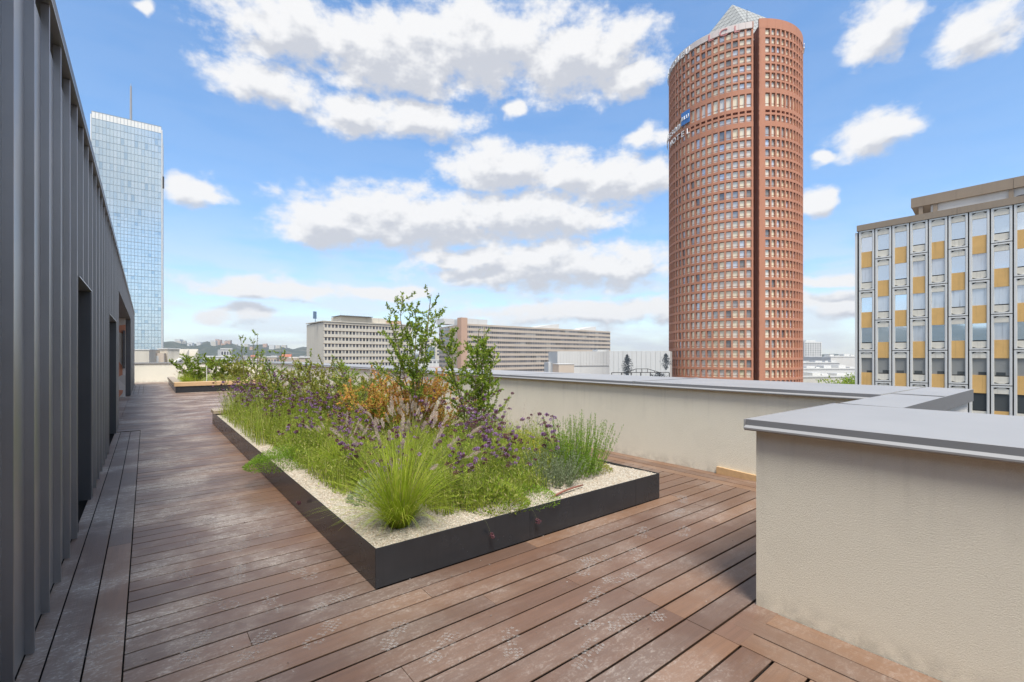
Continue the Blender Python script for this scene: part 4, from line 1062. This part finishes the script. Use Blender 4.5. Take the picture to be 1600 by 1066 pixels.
tag(lpart('pane', rest, M['w_blue'], gt), kind='stuff')
lpart('corner_strip', MB().box(L, L + .6, -.05, 34, 0, HT - 2), M['alu'], gt)
lpart('corner_strip', MB().box(-.6, 0, -.05, 34, 0, HT - 2), M['alu'], gt)
mb = MB(); mb.tube([(L*.53, 10, HT - 6), (L*.53, 10, HT + 10), (L*.53, 10, HT + 27)], .8, .5, 8); mb.tube([(L*.53, 10, HT + 27), (L*.53, 10, HT + 29)], .2, .1, 6); lpart('mast', mb, M['zinc'], gt)
lpart('maintenance_crane', MB().box(L + .6, L + 1.6, .5, 2, HT - 42, HT - 34), M['dkmetal'], gt)

# --- office blocks in the middle distance
def storeys(root, x0, x1, ztop, n, pitch, win_h, nw, wfill, wallm, winm, y=-.30, top=1.1):
    """spandrel bands and piers standing proud of a row of windows, each its own part"""
    w = (x1 - x0) / nw; me = MB().box(-w*wfill/2, w*wfill/2, -.08, .02, 0, win_h).mesh('window', winm)
    pier = MB().box(-w*(1-wfill)/2, w*(1-wfill)/2, y + .04, 0, 0, win_h).mesh('pier', wallm)
    z = ztop - top
    lpart('spandrel_band', MB().box(x0, x1, y, 0, z, ztop), wallm, root)
    for j in range(n):
        lpart('spandrel_band', MB().box(x0, x1, y, 0, z - pitch, z - win_h), wallm, root)
        for i in range(nw): lp('window', me, root, (x0 + w*(i + .5), 0, z - win_h))
        if wfill < .93:
            for i in range(nw + 1): lp('pier', pier, root, (x0 + w*i if 0 < i < nw else (x0 + w*(1-wfill)/4 if i == 0 else x1 - w*(1-wfill)/4), 0, z - win_h))
        z -= pitch
# cream office block
cb_, L = bldg('cream_office_block', at(505.7, 225), at(643, 256), 'cream office block with square windows and a railed roof terrace', 'building')
zt = 18.1 - GZ
lpart('wall', MB().box(0.01, L, .0, 26, 0, zt - .4), M['cream_c'], cb_)
storeys(cb_, 0, L, zt, 8, 3.16, 1.75, 27, .66, M['cream_c'], M['w_far'])
for j in range(9): lpart('string_course', MB().box(-.12, L, -.42, -.301, zt - 1.1 - 3.16*j - 3.16*.0 - .16, zt - 1.1 - 3.16*j + .0), M['brown_c'], cb_)
lpart('cornice', MB().box(-.5, L + .3, -.7, 26, zt + .01, zt + .45), M['cream_c'], cb_)
A2 = at(482, 255); ang = cb_.rotation_euler.z
ca, sa = math.cos(-ang), math.sin(-ang); dx, dy = A2[0] - cb_.location.x, A2[1] - cb_.location.y; lx, ly = dx*ca - dy*sa, dx*sa + dy*ca
LW = math.hypot(lx, ly); wrot = math.atan2(-ly, -lx)
wg = MB().box(0, LW, 0, .6, 0, zt); wing = lpart('side_wall', wg, M['cream_c'], cb_); wing.location = (lx, ly, 0); wing.rotation_euler = (0, 0, wrot)
wme = MB().box(-.55, .55, -.03, .02, 0, 1.7).mesh('window', M['ivory']); 
for j in range(7):
    for i in range(11): lp('window', wme, wing, (LW*(i + .7)/11.5, 0, zt - 2.9 - 3.16*j))
    lp('string_course', MB().box(0, LW, -.12, 0, -.08, .08).mesh('string_course', M['brown_c']), wing, (0, 0, zt - 1.1 - 3.16*j))
lpart('roof_storey', MB().box(10, L*.72, 4, 18, zt + .46, zt + 3.4), M['cream_c'], cb_)
lpart('roof_storey', MB().box(L*.72 + .01, L*.92, 5, 18, zt + .46, zt + 2.6), M['pink_c'], cb_)
lpart('helideck', MB().box(9, 26, 2, 15, zt + 3.5, zt + 3.8), M['zinc_dark'], cb_)
for i in range(9): lpart('railing_post', MB().box(9 + i*2.1, 9.12 + i*2.1, 2, 2.1, zt + 3.8, zt + 4.7), M['alu'], cb_)
lpart('railing', MB().box(9, 26, 2, 2.08, zt + 4.6, zt + 4.7), M['alu'], cb_)
mb = MB(); mb.tube([(-2, 6, zt), (-2, 6, zt + 4)], .15, .12, 6); mb.box(-3, -1.4, 5.9, 6.1, zt + 1.6, zt + 5.2); lpart('roof_sign', mb, pmat('blue_grey_sign', (.10, .16, .24), .5), cb_)

# long beige slab
bs, L = bldg('long_beige_slab', at(728.6, 276), at(953.4, 366), 'very long beige slab block with ribbon windows left of the round tower', 'building')
zt = 20.6 - GZ
lpart('wall', MB().box(0.01, L, 0, 18, 0, zt - .5), M['beige_c'], bs)
storeys(bs, 0, L, zt, 10, 3.0, 1.45, 29, .93, M['beige_c'], M['w_far'])
for i in range(1, 88):
    if i % 3: lpart('mullion', MB().box(L*i/87 - .14, L*i/87 + .14, -.14, -.082, zt - 30, zt - 1.2), M['beige_c'], bs)
pa = lpart('stair_pier', MB().box(-4.4, -.02, -1.2, 3, 0, zt + 3.4), M['pink_c'], bs)
lpart('roof_storey', MB().box(.1, 17, 1.5, 14, zt - .4, zt + 3.2), M['white_c'], bs)
lpart('roof_storey', MB().box(-12, -4.5, 6, 14, zt - .4, zt + 2.8), M['white_c'], bs)
for a, b in ((L*.42, L*.60), (L*.74, L*.90)):
    mb = MB(); mb.add([(a, 3, zt), (a, 12, zt), ((a+b)/2, 3, zt + 2.2), ((a+b)/2, 12, zt + 2.2), (b, 3, zt + 3.6), (b, 12, zt + 3.6), (b, 3, zt), (b, 12, zt)], [(0, 2, 4, 6), (1, 7, 5, 3), (0, 1, 3, 2), (2, 3, 5, 4), (4, 5, 7, 6)])
    lpart('plant_room', mb, M['white_c'], bs)
A2 = at(686, 318); ang = bs.rotation_euler.z; ca, sa = math.cos(-ang), math.sin(-ang); B2 = at(718.5, 279)
def tol(p): dx, dy = p[0] - bs.location.x, p[1] - bs.location.y; return dx*ca - dy*sa, dx*sa + dy*ca
la, lb_ = tol(A2), tol(B2); LW = math.hypot(lb_[0]-la[0], lb_[1]-la[1])
wing = lpart('side_wall', MB().box(0, LW, 0, 1, 0, zt), M['beige_c'], bs); wing.location = (*la, 0); wing.rotation_euler = (0, 0, math.atan2(lb_[1]-la[1], lb_[0]-la[0]))
rme = MB().box(-LW*.075, LW*.075, -.05, .02, 0, 1.45).mesh('window', M['w_far'])
for j in range(10):
    for i in range(6): lp('window', rme, wing, (LW*(i + .5)/6, 0, zt - 2.55 - 3.0*j))

# white shopping hall with printed trees
mh, L = bldg('white_hall', at(952, 148), at(1047, 141), 'low white panelled hall printed with dark tree pictures beside the round tower', 'building')
zt = 2.95 - GZ
lpart('wall', MB().box(0, L, .25, 10, 0, zt - .1), M['white_c'], mh)
npn_ = 13; pw = L / npn_
pme = MB().box(.03, pw - .03, 0, .24, 0, zt).mesh('wall_panel', M['white_c'])
for i in range(npn_): lp('wall_panel', pme, mh, (i*pw, 0, 0))
def tree_print(cx, zc, w, h, n, sd):
    r = random.Random(sd); mb = MB()
    for _ in range(n):
        u, v = r.gauss(0, .38), r.uniform(-1, 1); wd = (1 - abs(v) ** 1.5) * .9 + .12
        x, z = cx + u * w * wd, zc + v * h / 2; s = r.uniform(.08, .22) * (1.25 - abs(u) * .5); a = r.uniform(0, 3)
        mb.add([(x + s*math.cos(a + j*1.571)*(1 if j % 2 else .5), -.012 - .0004 * (_ % 9), z + s*math.sin(a + j*1.571)*(1 if j % 2 else .5)) for j in range(4)], [(0, 1, 2, 3)])
    return mb
M['ink'] = pmat('print_ink', (.035, .045, .055), .7)
for i_, (cx, zc, w, h, n) in enumerate([(5.6, -1.9, 2.3, 7.4, 900), (17.2, -.3, 2., 4.8, 420), (15., -4.6, 4., 1.8, 240)]): tag(lpart('tree_picture', tree_print(cx, zc - GZ, w, h, n, i_), M['ink'], mh), kind='stuff')
uh, L2 = bldg('white_upper_hall', at(871, 188), at(952, 192), 'pale projecting upper box of the white hall left of the tree pictures', 'building')
npn_ = 18; pw = L2 / npn_; zt2 = 3.3 - GZ
lpart('wall', MB().box(0, L2, .25, 14, 18, zt2 - .1), M['white_c'], uh)
pme = MB().box(.025, pw - .025, 0, .24, 22.4, zt2).mesh('wall_panel', M['white_c'])
for i in range(npn_): lp('wall_panel', pme, uh, (i*pw, 0, 0))
lpart('roof_box', MB().box(L2*.82, L2*1.05, 3, 9, zt2, zt2 + .75), M['white_c'], uh)
lh, L3 = bldg('white_lower_hall', at(857, 197), at(953, 200), 'lower white hall wall printed with a row of dark leafy trees', 'building')
lpart('wall', MB().box(0, L3, 0, 10, 0, -1.3 - GZ), M['white_c'], lh)
mb = MB(); r = random.Random(5)
for _ in range(1000):
    x = L3 * (.05 + .12*r.random() if r.random() < .16 else r.uniform(.30, .86)); hgt = 3.6 * (1 - .7 * max(0, x/L3 - .6) / .3); z = -7.6 + hgt * r.random() ** 1.1 * 1.4; s = r.uniform(.1, .3); a = r.uniform(0, 3)
    if z > -1.45: continue
    mb.add([(x + s*math.cos(a + j*1.571)*(1 if j % 2 else .45), -.012 - .0004 * (_ % 9), z - GZ + s*math.sin(a + j*1.571)) for j in range(4)], [(0, 1, 2, 3)])
tag(lpart('tree_picture', mb, M['ink'], lh), kind='stuff')
bb, L4 = bldg('beige_roof_block', at(873, 120), at(897, 121), 'small beige rooftop block just above the parapet in front of the white hall', 'building')
lpart('wall', MB().box(0, L4, 0, 5, 0, -.75 - GZ), M['beige_c'], bb); lpart('coping', MB().box(-.1, L4 + .1, -.1, 5.1, -.748 - GZ, -.6 - GZ), M['white_c'], bb)
lw, L4 = bldg('low_roof', at(820, 118), at(905, 119), 'pale flat roof edge below the long beige slab', 'building')
mb = MB(); mb.add([(0, 0, 0), (L4, 0, 0), (L4, 0, -5.9-GZ), (0, 0, -3.3-GZ), (0, 9, -3.3-GZ), (L4, 9, -5.9-GZ)], [(0, 1, 2, 3), (3, 2, 5, 4)]); lpart('roof', mb, M['beige_c'], lw)
# steel canopy frame
sf, L5 = bldg('steel_frame', at(956, 110), at(1046, 112), 'dark open steel roof frame in front of the printed hall', 'frame')
ZB = -2.6 - GZ
for i in range(7): lpart('post', MB().box(L5*i/6 - .09, L5*i/6 + .09, 0, .18, 0, ZB), M['dkmetal'], sf)
lpart('beam', MB().box(0, L5, .02, .16, ZB, ZB + .16), M['dkmetal'], sf)
lpart('beam', MB().box(0, L5, .02, .16, ZB - 1.3, ZB - 1.2), M['dkmetal'], sf)
mb = MB(); mb.tube([(L5*.2, .1, ZB), (L5*.42, .1, ZB + .95), (L5*.62, .1, ZB + .95), (L5*.85, .1, ZB)], .09, .09, 4); lpart('ridge', mb, M['dkmetal'], sf)
for f in (.3, .42, .52, .62, .74): lpart('strut', MB().box(L5*f - .05, L5*f + .05, .05, .14, ZB, ZB + (.9 if .4 < f < .64 else .45)), M['dkmetal'], sf)

# --- right of the round tower
ap, L = bldg('pale_apartment_tower', at(1257, 600), at(1284, 607), 'distant pale apartment tower right of the round tower', 'building')
zt = 19.8 - GZ; lpart('wall', MB().box(0, L, 0, 14, 0, zt), M['white_c'], ap)
am = MB().box(-.9, .9, -.05, .02, 0, 1.7).mesh('window', M['w_far'])
for j in range(7):
    for i in range(7): lp('window', am, ap, (L*(i + .6)/7.2, 0, zt - 3.6 - 2.9*j))
lpart('lift_house', MB().box(L*.2, L*.75, 3, 10, zt, zt + 1.8), M['white_c'], ap)
lowb = [('navy_hall', 1250, 1313, 420, -1.0, (.05, .06, .10), 'long dark blue hall below the pale apartment tower', 20),
        ('white_depot', 1298, 1352, 330, .6, (.60, .59, .56), 'white flat roofed depot left of the panel office block', 30),
        ('grey_roof_shed', 1252, 1312, 300, -3.4, (.46, .46, .46), 'pale grey flat roofed shed right of the round tower', 25),
        ('white_roof_shed', 1255, 1345, 240, -5.6, (.62, .62, .60), 'wide white roofed shed above the treetops on the right', 25),
        ('pale_wall_shed', 1250, 1345, 190, -7.4, (.56, .54, .48), 'long pale wall just behind the treetops on the right', 12)]
for nm, a, b, d, z, c, lb, dep in lowb:
    o, L = bldg(nm, at(a, d), at(b, d + 4), lb)
    lpart('wall', MB().box(0, L, 0, dep, 0, z - GZ), pmat(nm + '_paint', c, .8, var=.12, scale=.1), o)
    lpart('parapet', MB().box(-.2, L + .2, -.25, .1, z - GZ - .001, z - GZ + .7), M['white_c'], o)
    for i in range(5):
        x = L * (i + random.uniform(.2, .8)) / 5; lpart('roof_unit', MB().box(x, x + random.uniform(2, 5), 4, 9, z - GZ, z - GZ + random.uniform(1., 2.2)), M['alu' if i % 2 else 'white_c'], o)

def tree(name, x, y, ztop, r, label, seed, mat='g_dark', n=5200, leaf=.42):
    r_ = random.Random(seed); h = ztop - GZ; o = thing(name, (x, y, GZ), label, 'tree', 'street trees beyond the parapet')
    mb = MB(); mb.tube([(0, 0, 0), (.2, .1, h*.35), (.1, .2, h*.7)], .42, .2, 8)
    for i in range(7):
        a = 6.283*i/7; mb.tube([(.15, .1, h*(.35 + .05*i)), (r*.5*math.cos(a), r*.5*math.sin(a), h*(.58 + .04*i))], .16, .05, 5)
    lpart('trunk', mb, M['twig'], o)
    cl = [np.array([r*.62*math.cos(a)*q_, r*.62*math.sin(a)*q_, h - r*1.05 + r*z_]) for a, q_, z_ in [(r_.uniform(0, 6.28), r_.uniform(.2, 1), r_.uniform(-1.0, .72)) for _ in range(34)]]
    cl.append(np.array([0, 0, h - r*.45]))
    P = np.concatenate([c + unit(rng.normal(size=(n // 35, 3))) * (r*.40 * rng.uniform(.55, 1.05, (n // 35, 1))) for c in cl])
    D = rng.normal(size=P.shape); tag(lpart('crown', quadmesh('crown', leaf_quads(P, D, leaf * rng.uniform(.6, 1.2, len(P)), leaf * .55), 0, M[mat]), None, o), kind='stuff')
for i_, (px, d, zt, r, lb) in enumerate([(1318, 84, -2.3, 4.6, 'broad green treetop in front of the panel office block'), (1331, 92, -2.0, 4.6, 'green treetop against the left edge of the panel office block'), (1298, 88, -4.1, 3.6, 'small green treetop left of the broad one'),
         (1262, 95, -4.6, 3.4, 'green treetop at the foot of the round tower')]):
    x, y = at(px, d); tree('street_tree', x, y, zt, r, lb, i_)

# --- left: roofs, hillside houses, hills
saw = at(262, 92); sw, L = bldg('sawtooth_roof_block', at(258, 92), at(312, 98), 'cream rooftop block with two sawtooth skylights at the far end', 'building')
zt = 1.2 - GZ; lpart('wall', MB().box(0, L, 0, 9, 0, zt - 1.2), M['cream_c'], sw)
lpart('stair_tower', MB().box(.4, 2.6, -.1, 3, zt - 1.3, zt + 1.6), M['cream_c'], sw)
lpart('stair_cap', MB().box(.25, 2.75, -.25, 3.2, zt + 1.601, zt + 1.8), M['white_c'], sw)
for a in (L*.42, L*.70):
    mb = MB(); mb.add([(a, 0, zt - 1.2), (a + L*.27, 0, zt - 1.2), (a + L*.26, 0, zt + 1.7), (a, 6, zt - 1.2), (a + L*.27, 6, zt - 1.2), (a + L*.26, 6, zt + 1.7)], [(0, 1, 2), (3, 5, 4), (0, 2, 5, 3), (1, 4, 5, 2)]); lpart('sawtooth', mb, M['cream_c'], sw)
mb = MB(); mb.add([(-1.6, -1, zt - 3.2), (2.9, -1, zt - .2), (2.9, -1, zt + .1), (-1.6, -1, zt - 2.9), (-1.6, 1, zt - 3.2), (2.9, 1, zt - .2), (2.9, 1, zt + .1), (-1.6, 1, zt - 2.9)], [(0, 1, 2, 3), (4, 7, 6, 5), (3, 2, 6, 7)]); lpart('ramp', mb, M['white_c'], sw)
c1, L = bldg('cream_roof_block', at(205, 86), at(233, 87), 'plain cream rooftop block under the glass skyscraper', 'building')
lpart('wall', MB().box(0, L, 0, 6, 0, 2.55 - GZ), M['cream_c'], c1); lpart('coping', MB().box(-.1, L + .1, -.1, 6, 2.552 - GZ, 2.7 - GZ), M['white_c'], c1)
c2, L = bldg('grey_plant_room', at(233, 90), at(256, 91), 'small grey rooftop plant room with white door beside the cream block', 'building')
lpart('wall', MB().box(0, L, 0, 5, 0, 2.0 - GZ), M['beige_c'], c2); lpart('door', MB().box(.3, 1.5, -.04, 0.1, -1.2 - GZ, 1.5 - GZ), M['white_c'], c2); lpart('duct', MB().box(.2, L, -.6, -.1, -1.6 - GZ, -.9 - GZ), M['zinc_dark'], c2)

def far_block(nm, a, b, d, z, mat, lb, dep=14, rowsn=0, colsn=0, roof=None, grp=None, z0=None):
    o, L = bldg(nm, at(a, d), at(b, d + 3), lb, 'building', grp)
    lpart('wall', MB().box(0, L, 0, dep, 0, z - GZ), M[mat], o)
    if roof: 
        mb = MB(); mb.add([(-.5, -.5, z-GZ), (L+.5, -.5, z-GZ), (L+.5, dep+.5, z-GZ), (-.5, dep+.5, z-GZ), (-.5, dep/2, z-GZ+roof), (L+.5, dep/2, z-GZ+roof)], [(0, 1, 5, 4), (2, 3, 4, 5), (0, 4, 3), (1, 2, 5)]); lpart('roof', mb, M['tiles'], o)
    else: lpart('parapet', MB().box(-.2, L + .2, -.25, .2, z - GZ, z - GZ + .6), M['white_c'], o)
    if rowsn:
        wm = MB().box(-L/colsn*.32, L/colsn*.32, -.06, .02, 0, 1.6).mesh('window', M['w_far'])
        for j in range(rowsn):
            for i in range(colsn): lp('window', wm, o, (L*(i + .5)/colsn, 0, z - GZ - 2.6 - 3.0*j))
    return o
M['tiles'] = pmat('red_roof_tiles', (.40, .15, .09), .85, var=.2, scale=.5)
far_block('white_house_row', 318, 366, 190, .9, 'white_c', 'pale stepped rooftops behind the small far planter', 16, 1, 8)
far_block('white_apartment', 345, 362, 230, 4.6, 'white_c', 'white apartment top rising above the stepped roofs', 10, 2, 4)
far_block('cream_terrace', 368, 402, 210, -.5, 'cream_c', 'cream terrace of roofs left of the slender trees', 14, 1, 7)
far_block('beige_house', 404, 432, 240, .6, 'beige_c', 'beige house with small windows behind the planter shrubs', 14, 2, 6)
far_block('rose_apartment', 452, 470, 200, .4, 'pink_c', 'rose coloured balconied apartment house left of the cream office block', 14, 3, 4)
far_block('peach_house', 468, 484, 190, .6, 'beige_c', 'peach rendered house wall touching the cream office block', 14)
far_block('red_roof_house', 462, 486, 160, -4.6, 'cream_c', 'low house with red tiled roof in front of the cream office block', 10, 0, 0, 1.6)
far_block('red_roof_shed', 664, 692, 170, -5.0, 'beige_c', 'small building with red tiled roof left of the long beige slab', 10, 0, 0, 2.2)
far_block('narrow_beige_tower', 655, 690, 420, 16.5, 'cream_c', 'narrow beige tower between the cream office block and the long slab', 14, 5, 4)
bg_ = far_block('blue_glass_block', 672, 680, 400, 9.0, 'w_blue', 'small blue glazed facade between the two office blocks', 6)
far_block('grey_row', 640, 700, 380, -2., 'white_c', 'grey rooftops between the two office blocks', 10, 1, 10)
rh = random.Random(3)
for i in range(46):
    px = rh.uniform(248, 492); d = rh.uniform(420, 1500); w = rh.uniform(5, 14)
    far_block('hillside_building', px, px + w * 600 / d, d, rh.uniform(-14, -1) + d * .003, (mt := rh.choice(['white_c', 'cream_c', 'beige_c', 'pink_c', 'white_c'])), f"small {mt[:-2]} building {'with red tiled roof' if (rf := rh.choice([None, 3.])) else 'with flat roof'} among the distant city roofs on the left", 14, 2, 3, rf, 'distant city roofs on the left')
for i in range(14):
    px = rh.uniform(1255, 1342); d = rh.uniform(450, 1500); w = rh.uniform(5, 12)
    far_block('distant_roof', px, px + w * 600 / d, d, rh.uniform(-12, -2) + d * .001, rh.choice(['white_c', 'cream_c', 'beige_c']), 'small pale roof in the distance right of the round tower', 14, 1, 3, None, 'distant roofs on the right')

hl = MB(); n = 360; RR = [2300, 2600, 2950, 3500, 4600]
def hz(azd):
    d = (azd + 180) % 360 - 180
    left = 58 * math.exp(-((d - 2) / 9.) ** 2) + 34 * math.exp(-((d - 14) / 9.) ** 2) + 175 * math.exp(-((d + 75) / 48.) ** 2) + 8
    return left * (1 + .12 * math.sin(d * 1.3) + .08 * math.sin(d * 3.7 + 1) + .05 * math.sin(d * 9.1))
for j, rr in enumerate(RR):
    for i in range(n):
        a = i * 360 / n; f = [0, .45, .8, 1., .3][j]; x, y = rr * math.sin(R(a)), rr * math.cos(R(a))
        hl.v.append((x, y, GZ - 1 + (hz(a) - GZ) * f + (6 * math.sin(a * 5.1 + j * 2) if 0 < j < 4 else 0)))
for j in range(len(RR) - 1):
    for i in range(n): hl.f.append((j*n + i, j*n + (i+1) % n, (j+1)*n + (i+1) % n, (j+1)*n + i)); hl.mi.append(0)
m, k, b_ = new_mat('wooded_hill'); geo = k.n('ShaderNodeNewGeometry')
k.put(b_.inputs['Base Color'], k.ramp(k.noise(geo.outputs['Position'], .012, 5, .65), [(.3, (.04, .055, .045)), (.55, (.07, .085, .065)), (.68, (.13, .13, .11)), (.8, (.30, .28, .25))])); b_.inputs['Roughness'].default_value = 1.
b_.inputs['Specular IOR Level'].default_value = 0
tag(hl.build('hills', m, None, True), kind='structure')
# the block of flats and villas on the ridge
for i in range(26):
    px = rh.uniform(262, 440); d = rh.uniform(2380, 2700); azd = math.degrees(YAW + math.atan((px - 800) / 724.6)); dd = math.hypot(d, d * (px - 800) / 724.6)
    f = .0 + (dd - 2300) / 1200; z = max(6, hz(azd) * min(1, .25 + f)) + rh.uniform(2, 12)
    far_block('ridge_building', px, px + rh.uniform(3, 9), d, z, (mt := rh.choice(['white_c', 'cream_c', 'pink_c'])), f'tiny {mt[:-2]} building on the distant wooded ridge', 20, 0, 0, None, 'buildings on the distant ridge')
far_block('ridge_slab', 275, 295, 2400, 52., 'white_c', 'pale slab block on the skyline of the distant ridge', 20, 3, 8)

# ------------------------------------------------------------------ thin city haze
hb = MB().box(-6200, 6200, -6200, 6200, -26.5, 190)
hm = bpy.data.materials.new('haze'); hm.use_nodes = True; ht = hm.node_tree; ht.nodes.clear()
ho = ht.nodes.new('ShaderNodeOutputMaterial'); hv = ht.nodes.new('ShaderNodeVolumePrincipled')
hv.inputs['Color'].default_value = (.86, .92, 1., 1); hv.inputs['Density'].default_value = HAZE; hv.inputs['Anisotropy'].default_value = .2
ht.links.new(hv.outputs[0], ho.inputs['Volume'])
tag(hb.build('haze', hm), 'thin pale haze over the city', 'haze', kind='stuff')
